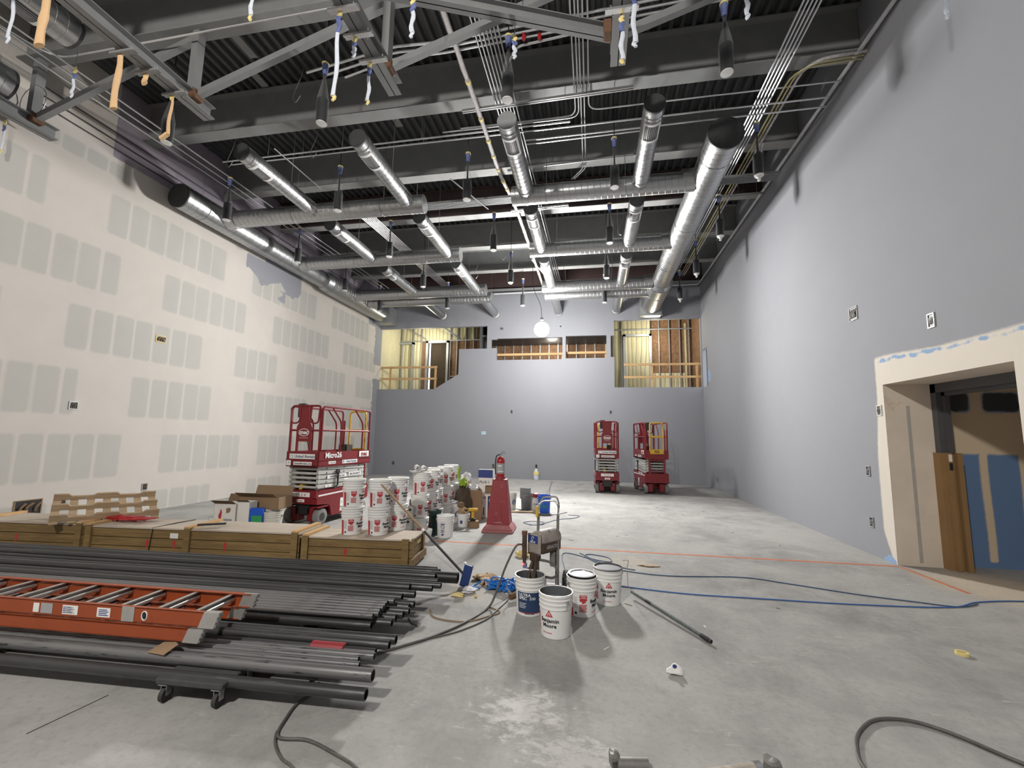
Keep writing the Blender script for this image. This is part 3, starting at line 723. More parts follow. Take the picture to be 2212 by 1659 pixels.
t = main_duct('thick duct end jutting in at the top corner above the taped drywall', -9.30, 2.0, 4.85, 4.85, .28, .28, 7.25, False, False)
def lateral(label, x0, x1, y, r=.205, z=7.05):
    t = thing('spiral_cross_duct', label, 'duct', (x0, y, z)); d = 1 if x1 > x0 else -1
    spiral('tube', t, (0, 0, 0), (x1-x0, 0, 0), r, .13); cap_(t, (x1-x0, 0, 0), (d, 0, 0), r, 'galv')
    MB().cyl((x1-x0-d*.34, 0, 0), (x1-x0-d*.29, 0, 0), r+.008, n=28).build('joint_band', 'galv', t)
    for q in (.35, .8): 
        xx = (x1-x0)*q; mb = MB().cyl((xx, 0, r), (xx, 0, ZD-z), .006, n=5); mb.tube([(xx, (r+.004)*math.cos(k*PI/8), (r+.004)*math.sin(k*PI/8)) for k in range(16)], .007, 4, True); mb.build('hanger', 'seam', t)
    return t
LN = ['nearest', 'second nearest', 'third', 'farthest']
for i, y in enumerate(LATY):
    lateral('cross duct branching off the duct beside the taped drywall, %s of the four' % LN[i], -9.2+.3, -3.80, y)
    lateral('cross duct branching off the largest main duct, %s of the four' % LN[i], 2.32-.3, -1.72, y)
CN = {-6.55: 'drywall-side row', -4.15: 'second row from the drywall', -1.40: 'third row from the drywall', 1.0: 'row nearest the largest duct'}
def stub(label, x, y0, y1, r=.165, z=7.05, reg=True, cm='cap_shaded', front=True):
    t = thing('spiral_branch_duct', label, 'duct', (x, y0, z))
    spiral('tube', t, (0, 0, 0), (0, y1-y0, 0), r, .13)
    if reg: register(t, .27, .72, r)
    if front:
        cap_(t, (0, 0, 0), (0, -1, 0), r, cm)
        MB().cyl((0, .17, 0), (0, .21, 0), r+.007, n=28).build('joint_band', 'galv', t); MB().cyl((0, y1-y0-.30, 0), (0, y1-y0-.26, 0), r+.007, n=28).build('joint_band', 'galv', t)
    else:
        MB().cyl((0, y1-y0-.19, 0), (0, y1-y0-.02, 0), r+.004, n=28, cap=False).build('paper_band', 'paper', t); cap_(t, (0, y1-y0, 0), (0, 1, 0), r)
    MB().cyl((0, (y1-y0)*.6, r), (0, (y1-y0)*.6, ZD-z), .005, n=5).build('hanger', 'seam', t)
    return t
for x, cn in CN.items():
    for i, (a, b) in enumerate(((6.66, 9.0), (9.55, 11.85), (12.45, 15.0))):
        stub('capped branch duct with register, %s, %s from the camera' % (cn, ORD[i]), x, a, b, cm='galv_dark' if (x == -1.40 and i == 0) else 'cap_shaded')
    stub('paper-banded branch duct running to the far wall, %s' % cn, x, 15.92, 18.2, reg=False, front=False)
t = thing('spiral_branch_duct', 'duct with a pale louvred register at the top corner of the photo', 'duct', (-6.9, 2.0, 7.05))
spiral('tube', t, (0, 0, 0), (0, 2.15, 0), .20, .13); register(t, 1.30, 1.80, .20, .75); cap_(t, (0, 2.15, 0), (0, 1, 0), .2); MB().cyl((0, .5, .2), (0, .5, ZD-7.05), .005, n=5).build('hanger', 'seam', t)

# ================================================================ conduits
def run(name, label, pts, r, m='emt', group=None, k=0, cat='conduit', n=7): return pipe_thing(name, label, cat, pts, r, m, group, n, k)
def bend(pts, rad=.22, n=5):
    """polyline with rounded corners"""
    P = [Vector(p) for p in pts]; out = [P[0]]
    for i in range(1, len(P)-1):
        a = (P[i-1]-P[i]).normalized(); b = (P[i+1]-P[i]).normalized(); q0 = P[i]+a*rad; q1 = P[i]+b*rad
        for j in range(n+1):
            t = j/n; out.append(q0*(1-t)**2+P[i]*2*t*(1-t)+q1*t*t)
    return out+[P[-1]]
for i in range(7):
    x = -1.78+.062*i
    run('electrical_conduit', 'thin galvanised conduit in the bundle of seven beside the wrapped sprinkler pipe', [(x, 1, 7.93), (x+.03, 8, 7.93), (x+.10+.012*i, 16.8, 7.93)], .0135, group='seven conduits beside the wrapped pipe')
for i in range(5):
    x = -.29+.062*i
    if i in (0, 1): 
        y = 7.85+.05*i; run('electrical_conduit', 'galvanised conduit bending out of the centre bundle towards the wrapped pipe, %s bend' % ('outer', 'inner')[i], bend([(x, 1, 7.93), (x, y, 7.93), (-2.6-.4*i, y, 7.93)]), .014)
    elif i == 4: run('electrical_conduit', 'galvanised conduit bending out of the centre bundle towards the largest duct', bend([(x, 1, 7.93), (x, 7.75, 7.93), (4.25, 7.75, 7.93)]), .014)
    else: run('electrical_conduit', 'straight galvanised conduit of the centre bundle running on past the bends', bend([(x, 1, 7.93), (x-.02, 9.55, 7.93), (x-.30, 9.95, 7.93)], .12), .014, group='straight conduits of the centre bundle')
for i in range(5):
    x = 2.92+.06*i
    run('electrical_conduit', 'bright galvanised conduit in the bundle of five above the largest duct', [(x, 1, 7.93), (x+.06, 8.2, 7.93), (x-.02, 16.5, 7.93)], .015, group='five conduits above the largest duct')
for i in range(3):
    x = 3.34+.07*i; y = 7.18+.07*(2-i)
    run('electrical_conduit', ('yellowed', 'yellowed', 'plastic-wrapped')[i]+' conduit curving into the grey wall above the door alcove, %s of three' % ('outermost', 'middle', 'innermost')[i], bend([(x-.05, 16.8, 7.90), (x, y, 7.90), (4.30, y-.05, 7.90)], .35), .016 if i < 2 else .022, 'conduit_yellow' if i < 2 else 'film')
for i, (y, a, b) in enumerate(((7.98, -8.3, -.4), (8.10, -8.2, 4.2), (8.34, -1.35, 4.26), (8.46, -1.35, 1.0))):
    run('electrical_conduit', 'cross conduit spanning the hall under the beams, %s from the camera in its set' % ORD[i], [(a, y, 7.88), (b, y-.05, 7.88)], .017)
    for k in range(4):
        xx = a+(b-a)*(.15+.23*k); props(MB().cyl((xx, y-.02, 7.88), (xx, y-.02, ZD+.04), .005, n=5).build('hanger_rod', 'seam'), 'thin threaded rod carrying a cross conduit', 'hanger rod', 'rods of the cross conduits')
for i in range(3):
    y = 5.78+.10*i
    run('electrical_conduit', 'cross conduit behind the horizontal brace at the top of the photo, %s of three' % ('nearest', 'middle', 'farthest')[i], bend([(-4.8+.3*i, y+.28, 7.9), (-3.1, y+.05, 7.9), (-2.4, y+.16, 7.97), (1.6, y-.02, 7.97), (4.2, y-.05, 7.97)], .15, 3), .021)
run('electrical_conduit', 'conduit drop with a curved end beside the clear-bagged can at the top centre', bend([(-1.3, 6.15, 7.6), (-1.15, 6.15, 7.9), (.2, 6.05, 7.92)], .1), .018)
for i in range(8):
    run('electrical_conduit', 'thin conduit in the flat bundle running between the two drywall-side duct rows', [(-6.56+.06*i, 10.3, 7.93), (-6.14+.05*i, 17.2, 7.93)], .011, group='eight conduits between the duct rows')
for i in range(3):
    run('electrical_conduit', 'dull conduit running high along the taped drywall, %s from the wall' % ('farthest', 'middle', 'nearest')[i], [(-8.45-.22*i, 2.2, 7.66), (-8.12-.2*i, 17, 7.66)], .016, 'emt')
run('electrical_conduit', 'long cross conduit under the first beam above the taped drywall', bend([(-8.9, 3.4, 7.75), (-8.6, 5.0, 7.75), (-3.4, 5.0, 7.80)], .3), .016)
for i in range(3):
    z = 7.46+.17*i
    run('electrical_conduit', 'black tube standing in for a shadow line along the drywall top band', [(XL+.03, 5.4, z), (XL+.03, 17.6, z-.05)], .010, 'black', group='stand-in shadow lines on the drywall top band')  # dark line shadows on the band, built as thin black tubes
P = [(-2.12, 1.5, 7.84), (-2.09, 6.9, 7.84), (-2.10, 9.3, 7.84), (-1.99, 11.3, 7.84), (-1.95, 17.3, 7.84)]
t = thing('sprinkler_pipe', 'fat sprinkler pipe wrapped in clear film and yellow tape bands', 'pipe', (-2.1, 1.5, 7.84))
Q = smooth_path([Vector(p)-Vector((-2.1, 1.5, 7.84)) for p in P], 16)
MB().tube(Q, .034, 10).build('pipe', 'paper', t); MB().tube([q+Vector((.004*math.sin(i*3), 0, .004*math.cos(i*2))) for i, q in enumerate(Q)], [.041+.006*hsh(i, 2) for i in range(len(Q))], 9).build('film', 'film', t)
for i in range(3, len(Q)-2, 4):
    d = (Q[i+1]-Q[i]).normalized(); MB().cyl(Q[i]-d*.03, Q[i]+d*.03, .05, n=10).build('tape_band', 'tape_yellow', t)
def strut_rail(label, p0, p1, z, wd, n, dep, m='emt', zt=ZD):
    t = thing('strut_rail', label, 'strut', (*p0, z)); v = Vector((p1[0]-p0[0], p1[1]-p0[1], 0)); d = v.normalized(); s = Vector((-d.y, d.x, 0))
    for i in range(n):
        o = s*((i-(n-1)/2)*wd/n)
        mb = MB()
        for a, b, c, e in ((-.018, -dep/2, .018, -dep/2+.006), (-.018, -dep/2, -.013, dep/2), (.013, -dep/2, .018, dep/2)):
            X = Matrix(((d.x, s.x, 0, o.x), (d.y, s.y, 0, o.y), (0, 0, 1, 0), (0, 0, 0, 1))); mb.box((0, a, b), (v.length, c, e), X)
        mb.build('channel', m, t, False)
    for q in (.1, .35, .62, .9): MB().cyl(v*q, v*q+Vector((0, 0, zt-z)), .006, n=5).build('rod', 'seam', t)
    return t
strut_rail('double strut channel crossing under the wrapped sprinkler pipe', (-2.4, 7.32), (.73, 7.24), 7.86, .09, 2, .04, 'emt', 8.0)
strut_rail('wide pack of steel channels hung between the nearest pair of cross ducts', (-9.0, 10.05), (4.05, 9.92), 7.56, .30, 6, .06, 'beam')
strut_rail('slotted strut with clamps between the duct rows behind the wrapped pipe', (-1.9, 9.25), (.9, 9.12), 7.85, .05, 1, .04)
strut_rail('short strut crossing behind the second register duct', (-2.15, 11.1), (-.6, 11.0), 7.85, .16, 2, .04)
strut_rail('short strut near the grey wall above the conduit bundle', (2.7, 11.2), (4.2, 11.15), 7.86, .05, 1, .04, 'beam')
for i, (x, y, l) in enumerate(((-3.05, 8.6, 1.3), (-6.3, 7.2, 1.25), (-1.95, 13.7, 1.9), (3.2, 8.4, .9), (-6.8, 12.3, 1.4))):
    props(MB().cyl((x, y, 7.35+.1*i % .3), (x+.55*(1 if i in (0, 2) else .4), y+l, 7.3), .012, n=6).build('loose_rod', 'white' if i < 3 else 'emt'), ['white rod hanging slanted beside the bagged can behind the first beam', 'white rod slanting beside the can above the nearest drywall-side cross duct', 'pale rod linking two cans near the far wall', 'short rod beside the bagged can next to the grey wall', 'short rod above the second drywall-side cross duct'][i], 'rod')

# ================================================================ hanging bracing
def ibeam(mb, p0, p1, wd, ht, tf=.014, tw=.012):
    p0, p1 = Vector(p0), Vector(p1); up = Vector((0, 0, 1))
    mb.bar(p0+up*(ht/2-tf/2), p1+up*(ht/2-tf/2), wd, tf); mb.bar(p0-up*(ht/2-tf/2), p1-up*(ht/2-tf/2), wd, tf); mb.bar(p0, p1, tw, ht); return mb
CX = [-9.25, -6.08, -2.86, .36]; CZ = 6.85; NY = 5.22
CNM = ['close to the taped drywall', 'with three tan drops', 'with three blue-banded wraps', 'at the right end of the slanting brace']
chord_root = []
for i, x in enumerate(CX):
    t = thing('truss_chord', 'hanging grey steel truss chord '+CNM[i], 'steel truss', (x, 0, CZ)); chord_root.append(t)
    ibeam(MB(), (0, .6, 0), (0, NY+.30, 0), .20, .20).build('chord', 'truss', t, False)
    MB().bar((0, NY-.02, .10), (0, NY-.02, 8.0-CZ), .13, .11, (1, 0, 0)).build('post', 'truss', t, False)
    MB().bbox((-.11, NY-.1, .0), (.11, NY+.09, .15), .02).build('gusset', 'rust', t, False)
    if i: MB().bar((0, 3.1, .1), (0, 3.1, 8.0-CZ), .13, .11, (1, 0, 0)).build('post', 'truss', t, False)
for i in range(3):
    o = MB().bar((CX[i]+.1, NY, CZ+.1), (CX[i+1]-.08, NY, 7.93), .09, .10).build('diagonal_brace', 'truss', None, False); props(o, 'slanting steel brace rising from the chord '+CNM[i]+' to the next post', 'steel brace')
o = MB().bar((CX[3]+.1, NY, CZ+.1), (3.6, NY, 7.93), .09, .10).build('diagonal_brace', 'truss', None, False); props(o, 'slanting steel brace in shade near the grey wall at the top of the photo', 'steel brace')
o = ibeam(MB(), (CX[3]-.10, NY-.09, CZ+.02), (-2.62, 4.02, CZ+.02), .13, .16).build('horizontal_brace', 'truss', None, False); props(o, 'long horizontal steel brace crossing the top of the photo with a rusty end', 'steel brace')
o = MB().bbox((CX[3]-.20, NY-.22, CZ-.08), (CX[3]-.09, NY-.06, CZ+.12), .015).build('brace_plate', 'rust', None, False); props(o, 'rusty end plate of the long horizontal brace', 'plate')
def clamp(x, y, lab):
    t = thing('beam_clamp', lab, 'beam clamp', (x, y, CZ-.10))
    MB().box((-.19, -.022, -.045), (.19, .022, -.005)).box((-.19, -.06, -.06), (.19, -.035, -.03)).build('strut', 'emt' if x > -4 else 'beam', t, False)
    for s in (-1, 1): MB().tube([(s*.13, -.03, -.06), (s*.13, -.03, .03), (s*.115, 0, .045), (s*.10, .03, .03), (s*.10, .03, -.06)], .006, 5).build('u_bolt', 'emt', t)
    return t
CL = {1: [4.22, 4.54, 4.94], 2: [4.16, 4.50, 4.88], 3: [4.70]}
for c, yl in CL.items():
    for k, y in enumerate(yl): clamp(CX[c], y, 'bolted strut clamp on the chord %s%s' % (CNM[c], '' if len(yl) == 1 else ', %s from the chord end' % ORD[len(yl)-1-k]))
# wrapped drops hanging from the clamps
def drop(label, x, y, z1, z0, kind, wd=.05, hook=False):
    t = thing('wrapped_drop', label, 'wrapped drop', (x, y, z1)); L = z1-z0
    def strip(zt, zb, w0, w1, m, nm, off=0):
        n = 7; pts = []; rad = []
        for i in range(n):
            q = i/(n-1); pts.append((off+.012*math.sin(q*7+x*3), .01*math.cos(q*5+y), zt+(zb-zt)*q)); rad.append((w0+(w1-w0)*q)*(.82+.3*hsh(i, x, y)))
        mb = MB().tube(pts, rad, 9); mb.v = [(a, b*.45, c) for a, b, c in mb.v]; return mb.build(nm, m, t)
    if kind == 'tan':
        strip(0, -L, wd*.75, wd*1.1, 'tan_wrap', 'paper_wrap'); strip(.05, -.05, .03, .035, 'tape_yellow', 'tape_band')
        if hook: MB().bar((0, 0, -L+.02), (-.12, 0, -L-.05), .05, .04).build('bent_tip', 'tan_wrap', t, False)
    else:
        strip(.04, -.06, .022, .03, 'tape_yellow', 'tape_band'); strip(-.05, -.05-.22*min(1, L), .034, .026, 'blue_wrap', 'blue_band')
        strip(-.05-.2*min(1, L), -L+.06, .026, .028, 'bag_white', 'plastic_wrap'); strip(-L+.09, -L, .026, .02, 'tape_yellow' if kind == 'y' else 'bag_white', 'tip')
    return t
x1, x2, x3 = CX[1]-.06, CX[2]-.06, CX[3]+.03
drop('long tan paper-wrapped drop on the clamp nearest the camera', x1-.02, 4.22, 6.70, 5.92, 'tan', .055)
drop('short crumpled tan paper wrap on the middle clamp', x1, 4.54, 6.70, 6.56, 'tan', .05)
drop('thin tan paper wrap with a bent tip near the chord end', x1, 4.94, 6.70, 6.08, 'tan', .03, True)
drop('wide tan paper wrap in the top corner of the photo', -6.29, 3.49, 6.85, 6.15, 'tan', .07)
drop('longest milky plastic wrap with blue bands on the second chord', x2, 4.16, 6.70, 5.56, 'y', .03)
drop('short twisted plastic wrap on the second chord', x2, 4.50, 6.70, 6.43, 'w'); drop('milky plastic wrap with blue band on the clamp nearest the second chord end', x2, 4.88, 6.70, 6.09, 'y')
drop('plastic wrap with blue band on the clamp beside the rusty plate', x3-.03, 4.74, 6.66, 6.06, 'y'); drop('rounded plastic wrap hanging from the top edge by the rusty plate', x3+.10, 4.62, 6.90, 6.14, 'w')
for lab, x, y, za, zb, kd in [('white plastic wrap hanging in front of the pale register', -6.67, 3.43, 6.95, 6.20, 'w'), ('yellow-taped wrap hanging from the top edge between the first two chords', -3.88, 3.89, 6.95, 6.48, 'y'),
    ('small wrap hanging behind the slanting brace near the wrapped pipe', -2.03, 4.23, 6.78, 6.29, 'w'), ('thin wrap hanging beside the clear-bagged can at the top centre', -.95, 4.91, 6.80, 6.49, 'w'),
    ('small white wrap hanging in the shade above the five-conduit bundle', 1.76, 4.84, 6.90, 6.50, 'w'), ('white wrap hanging in front of the grey wall at the top edge', 3.97, 5.21, 6.95, 6.51, 'w'),
    ('faint wrap hanging before the drywall beside the post', -7.1, 4.35, 6.75, 6.32, 'w'), ('wrap hanging under the chord at the drywall edge of the photo', -9.45, 4.99, 6.74, 6.19, 'y')]:
    d_ = drop(lab, x, y, za, zb, kd)
    MB().cyl((0, 0, 0), (0, 0, (CZ-.1 if abs(x+9.45) < .1 else 7.99)-za), .005, n=5).build('wire', 'seam', d_)

# ================================================================ pendant cans in clear bags
def pendant():
    t = thing('pendant_can', '', 'pendant light', (0, 0, 6.6), group=None)   # origin at the foot of the can
    MB().lathe([(.072, .02), (.0815, .025), (.0815, .40), (.079, .425), (.03, .43)], 20).build('can', 'can_black', t)
    MB().lathe([(.05, .012), (.078, .014), (.0815, .03), (.074, .032)], 20).build('trim_ring', 'white', t)
    MB().lathe([(.02, .43), (.014, .8), (.014, 1.02), (.03, 1.03), (.03, 1.08), (.008, 1.09)], 10).build('stem', 'can_black', t)
    MB().lathe([(.022, .96), (.034, .86), (.048, 1.0), (.052, 1.06), (.044, 1.07)], 12).build('blue_tape', 'blue_wrap', t)
    bag = MB().lathe([(.002, -.03), (.06, -.022), (.088, .01), (.093, .15), (.092, .40), (.076, .52), (.04, .70), (.021, .80), (.03, .88), (.052, 1.02), (.050, 1.07)], 18)
    bag.v = [(x*(1+.07*math.sin(7*math.atan2(y, x)+z*9)), y*(1+.07*math.sin(5*math.atan2(y, x)+z*13)), z) for x, y, z in bag.v]
    bag.build('plastic_bag', 'bag', t)
    MB().lathe([(.046, 1.035), (.056, 1.04), (.056, 1.065), (.046, 1.07)], 12).build('tape_collar', 'tape_yellow', t)
    MB().cyl((0, 0, 1.08), (0, 0, ZD-6.6), .009, n=6).build('hanger_rod', 'can_black', t)
    return t
PX = {-8.33: 'drywall-side column', -5.5: 'column between the drywall-side duct rows', -2.55: 'column beside the wrapped pipe', .45: 'column beside the centre conduits', 3.05: 'column along the grey wall'}
PY = [5.72, 8.25, 10.75, 13.22, 15.7]; first = True; proto = pendant()
FX = [-7.12, -4.2, -1.2, 1.79]
k = 0
for r, y in enumerate(PY):
    for c, (x, cn) in enumerate(PX.items()):
        if r == 0:
            if c == 4: continue
            x = FX[c]; lab = 'bagged can light, row nearest the camera, '+['behind the bent-tipped tan wrap', 'in front of the first beam', 'in front of the wrapped-pipe conduits', 'in the clearest bag against dark steel'][c]
        else: lab = 'bagged can light, %s, %s row from the camera' % (cn, ORD[r])
        o = proto if first else dup(proto); first = False
        o.location = (x, y, 6.6 if (c, r) != (4, 4) else 6.62); o.rotation_euler = (0, 0, k*1.3); o['label'] = lab; o['group'] = 'bagged can lights under the roof'; k += 1
        if x == 3.05 and r > 0:
            MB().lathe([(.005, -.10), (.03, -.08), (.022, -.04), (.06, -.01), (.05, 0)], 10).build('knotted_tail', 'paper', o)
# wires looping from the roof
for i, (x, y) in enumerate(((-5.2, 6.4), (-5.9, 7.9), (-8.0, 7.9), (-2.9, 13.9), (.9, 12.6), (-4.3, 15.5))):
    z = 8.3; P = smooth_path([(x, y, ZD), (x+.05, y, z), (x-.12, y+.02, z-.45), (x-.05, y, z-.62), (x+.04, y, z-.5)], 6)
    props(MB().tube(P, .007, 5).build('loose_wire', 'seam'), 'thin curled wire dangling from the roof deck', 'wire', 'curled wires dangling from the deck')
# pale steel plates under the deck
for i, (x, y, l) in enumerate(((-6.3, 6.2, .6), (-4.35, 8.35, .7), (-2.5, 8.1, .5), (.85, 8.15, .6), (-6.6, 6.9, .5), (3.55, 8.1, .7))):
    props(MB().box((x-.08, y-l/2, ZD-.03), (x+.08, y+l/2, ZD-.001)).build('deck_plate', 'dusty_flange', None, False), 'pale steel strip fixed under the dark roof deck', 'steel strip', 'pale strips under the roof deck')
# red sprinkler heads
for x, y in ((-1.02, 6.02), (-.78, 6.05), (-3.45, 6.4), (3.55, 10.6)):
    o = MB().lathe([(.01, 0), (.03, .01), (.03, .09), (.012, .1), (.012, .16)], 10).build('valve_handle', 'extinguisher', None, True, (x, y, 7.86)); props(o, 'small red valve cap on a pipe under the roof', 'valve', 'red valve caps under the roof')
# far work lamp
t = thing('work_lamp', 'glaring temporary work lamp hung before the far wall', 'work lamp', LAMP)
o = MB().sphere((0, 0, 0), .26, 20, 12).build('glowing_globe', 'lamp_glow', t); o.visible_shadow = True
for a in range(0):
    MB().tube([(.35*math.cos(a*PI/3)*math.sin(q*PI/10), .35*math.sin(a*PI/3)*math.sin(q*PI/10), .35*math.cos(q*PI/10)) for q in range(11)], .005, 4).build('cage_wire', 'steel', t)
MB().cyl((0, 0, .33), (0, 0, .42), .07, .05, 14).build('cap', 'steel', t)
MB().tube(smooth_path([(0, 0, .42), (-.06, .02, .9), (-.3, .1, 1.5), (-.36, .15, 2.2), (-.3, .2, ZD-LAMP.z)], 6), .009, 6).build('cord', 'black', t)
# ================================================================ paint buckets
def ribs(mb, rt, rb, h, n=28, wall=.004, open_=True, floor=None):
    R = lambda z: rb+(rt-rb)*z/h
    p = [(R(0)-.006, 0), (R(0), .006)]
    for z in (h*.68, h*.78, h*.88):
        p += [(R(z), z-.008), (R(z)+.006, z-.005), (R(z)+.006, z+.003), (R(z), z+.006)]
    p += [(R(h)-.001, h-.022), (R(h)+.005, h-.02), (R(h)+.005, h)]
    if open_: p += [(R(h)-wall, h), (R(h)-wall-.002, h-.02), (R(0)-wall, .012), (.001, .012)]
    else: p += [(.001, h)]
    return mb.lathe(p, n)
def handle(parent, rt, rb, h, drop_=1.0, m='steel', ang=0, grip=True):
    z0 = h*.83; r = rb+(rt-rb)*.83+.012; pts = []
    for i in range(15):
        t = PI*i/14; a = math.cos(t)*r; q = math.sin(t)*r*1.02
        pts.append((a, -q*math.cos(drop_), z0-q*math.sin(drop_)))
    X = Matrix.Rotation(ang, 4, 'Z'); pts = [X @ Vector(p) for p in pts]
    hd = MB().tube(pts, .0028, 5)
    for s in (-1, 1): hd.cyl(X @ Vector((s*(r-.014), 0, z0)), X @ Vector((s*(r+.005), 0, z0)), .016, n=10)
    o = hd.build('wire_handle', m, parent)
    if grip: MB().tube(pts[6:9], .011, 8).build('grip', 'white', o)
def bm_print(parent, rt, rb, h, turn=0, red=True, blue=False):
    """printing on a paint bucket; turn 0 puts the red panel at the front (-y)"""
    tp = (rt-rb)/h; r0 = rb+.0008
    def put(mb, z, a, name, m): wrap(mb, r0+tp*0, z, a, tp).build(name, m, parent, False)
    if red:
        mb = MB(); mb.box((-.036, .055, 0), (.036, .085, .001))
        mb.prism([(-.03, .052), (.034, .05), (.036, .03), (.02, .026), (.028, .008), (.012, .012), (.0, .002), (-.012, .004), (-.008, .018), (-.03, .022), (-.034, .036)], 0, .001)
        for i in range(7): mb.box((-.036, -.012-.0105*i, 0), (.036-.004*(i % 3), -.006-.0105*i, .001))
        put(mb, .135, turn, 'red_panel', 'ink_red')
        mb = MB().text('INTERIOR', .017, Matrix.Translation((0, .076, .0014))).text('LATEX', .013, Matrix.Translation((0, .062, .0014))); put(mb, .135, turn, 'panel_lettering', 'ink_white')
    mb = MB(); mb.add([(-.034, 0, .001), (.034, 0, .001), (0, .058, .001)], [(0, 1, 2)])
    put(mb, .188, turn+1.15, 'triangle_mark', 'ink_red')
    mb = MB(); 
    for a in (-1, 1): mb.add([(a*.013-.003, .007, .0018), (a*.013+.003, .007, .0018), (a*.003+.0025, .036, .0018), (a*.003-.0025, .036, .0018)], [(0, 1, 2, 3)])
    put(mb, .188, turn+1.15, 'mark_bars', 'ink_white')
    mb = MB().text('Benjamin', .046, Matrix.Translation((0, .02, .001)), .022).text('Moore', .046, Matrix.Translation((0, -.022, .001)), .022)
    put(mb, .135, turn+1.15, 'brand_lettering', 'ink')
    mb = MB().text('NO VOC PAINTING', .010, Matrix.Translation((0, 0, .001)), .02); put(mb, .052, turn+1.0, 'small_lettering', 'ink_red')
    mb = MB()
    for i in range(9): mb.box((-.02, -.012*i, 0), (.02-.01*(i % 2), -.012*i+.004, .0008))
    put(mb, .19, turn-.55, 'fine_print', 'ink_grey')
    mb = MB().box((-.022, -.13, 0), (.022, .06, .001)); put(mb, .14, turn-.95, 'side_stripe', 'ink_red')
    mb = MB().box((-.011, -.011, 0), (.011, .011, .001)); put(mb, .045, turn-.55, 'code_square', 'ink')
RT, RB, BH = .150, .131, .368
def bucket(label, loc, rz, lid=True, fill=None, group='white paint buckets', turn=0, hd=1.15, hang=-.6, pr='bm'):
    t = thing('paint_bucket', label, 'bucket', loc, rz, group)
    ribs(MB(), RT, RB, BH, open_=not lid).build('shell', 'white', t)
    if pr == 'bm': bm_print(t, RT, RB, BH, turn)
    handle(t, RT, RB, BH, hd, 'steel', hang)
    if lid:
        MB().lathe([(RT+.002, BH-.022), (RT+.009, BH-.02), (RT+.009, BH+.004), (RT+.002, BH+.009), (RT-.012, BH+.006), (RT-.02, BH-.004), (.001, BH-.004)], 28).build('lid', 'white', t)
        X = Matrix.Translation((.05, -.06, BH+.001)) @ Matrix.Rotation(.4, 4, 'Z'); MB().box((-.05, -.02, -.006), (.05, .02, .003), X).build('lid_sticker', 'tape_yellow', t, False)
    if fill:
        m, z = fill; r = RB+(RT-RB)*z/BH-.006
        mb = MB(); nn = 28; mb.lathe([(r, z-.004), (r, z), (r*.5, z+.002), (.001, z)], nn); mb.build('paint_inside', m, t)
        sm = MB().lathe([(r-.0002, z), (RT-.0088, BH-.03), (RT-.0075, BH-.004)], 28); sm.f = sm.f[:-2]; sm.build('paint_smear', 'paint_dry', t)
    return t
# stacks on the long crates
CA = math.radians(5.45); CO = Vector((-2.36, 5.64, 0)); CU = Vector((-math.cos(CA), -math.sin(CA), 0)); CV = Vector((-math.sin(CA), math.cos(CA), 0))
def cpt(s, d, z=0): return CO+CU*s+CV*d+Vector((0, 0, z))
b0 = bucket('', (0, 0, 0), 0); used = [False]
def place(label, p, rz, group='lidded white paint buckets in stacks', skip=()):
    rz += .12+math.atan2(-p[0], p[1])
    if not used[0]: used[0] = True; o = b0; o.location = p; o.rotation_euler = (0, 0, rz); o['label'] = label; o['group'] = group; return o
    return dup(b0, p, rz, label, group, skip)
PIT = .375
for nm, (s, d, rz) in {'stack nearest the tall crate end': (.93, .24, -.22), 'stack behind the slanting brush pole': (.56, .26, -.22), 'stack set back behind the brush pole': (.42, .60, -.35)}.items():
    for k in range(2): place('lidded white paint bucket on the crate, %s, %s' % (nm, ('lower', 'upper')[k]), cpt(s, d, .372+PIT*k), rz+.12*k)
GS = [((-2.88, 7.20), 'topped with rolled white sheets'), ((-2.90, 7.72), 'second from the rolled sheets'), ((-2.98, 8.18), 'third from the rolled sheets'), ((-2.93, 8.62), 'fourth from the rolled sheets'), ((-2.99, 9.16), 'farthest, with a yellow sticker')]
for i, ((x, y), nm) in enumerate(GS):
    for k in range(3): place('lidded white paint bucket in the floor stack %s, %s' % (nm, ('bottom', 'middle', 'top')[k]), (x+.012*math.sin(k*4+i), y, PIT*k), -.12-.1*(i % 3)+.08*k+(.25 if i == 4 else 0))
place('lidded white paint bucket on the floor beside the stacked gallon cans', (-3.55, 7.95, 0), -.1)
place('lidded white paint bucket on the floor behind the set-back crate stack', (-3.35, 7.45, 0), .3)
# rolled sheets on the first stack
t = thing('rolled_paper', 'curled white paper sheets lying on the first floor stack', 'paper', (-2.88, 7.2, 3*PIT+.006), .5)
for x, z, r0 in ((-.07, .055, .05), (.045, .052, .045)):
    mb = MB(); vs = []; fs = []; n = 22
    for i in range(n+1):
        a = -PI*.5+i/n*PI*1.75; rr = r0*(1-.25*i/n)
        for yy in (-.17, .17): vs.append((x+rr*math.cos(a), yy, z+rr*math.sin(a)))
    vs += [(x-.12, -.17, .004), (x-.12, .17, .004)]
    for i in range(n): fs.append((2*i, 2*i+1, 2*i+3, 2*i+2))
    fs.append((2*n+2, 2*n+3, 1, 0)); mb.add(vs, fs)
    o = mb.build('sheet', 'paper', t); md = o.modifiers.new('thickness', 'SOLIDIFY'); md.thickness = .004
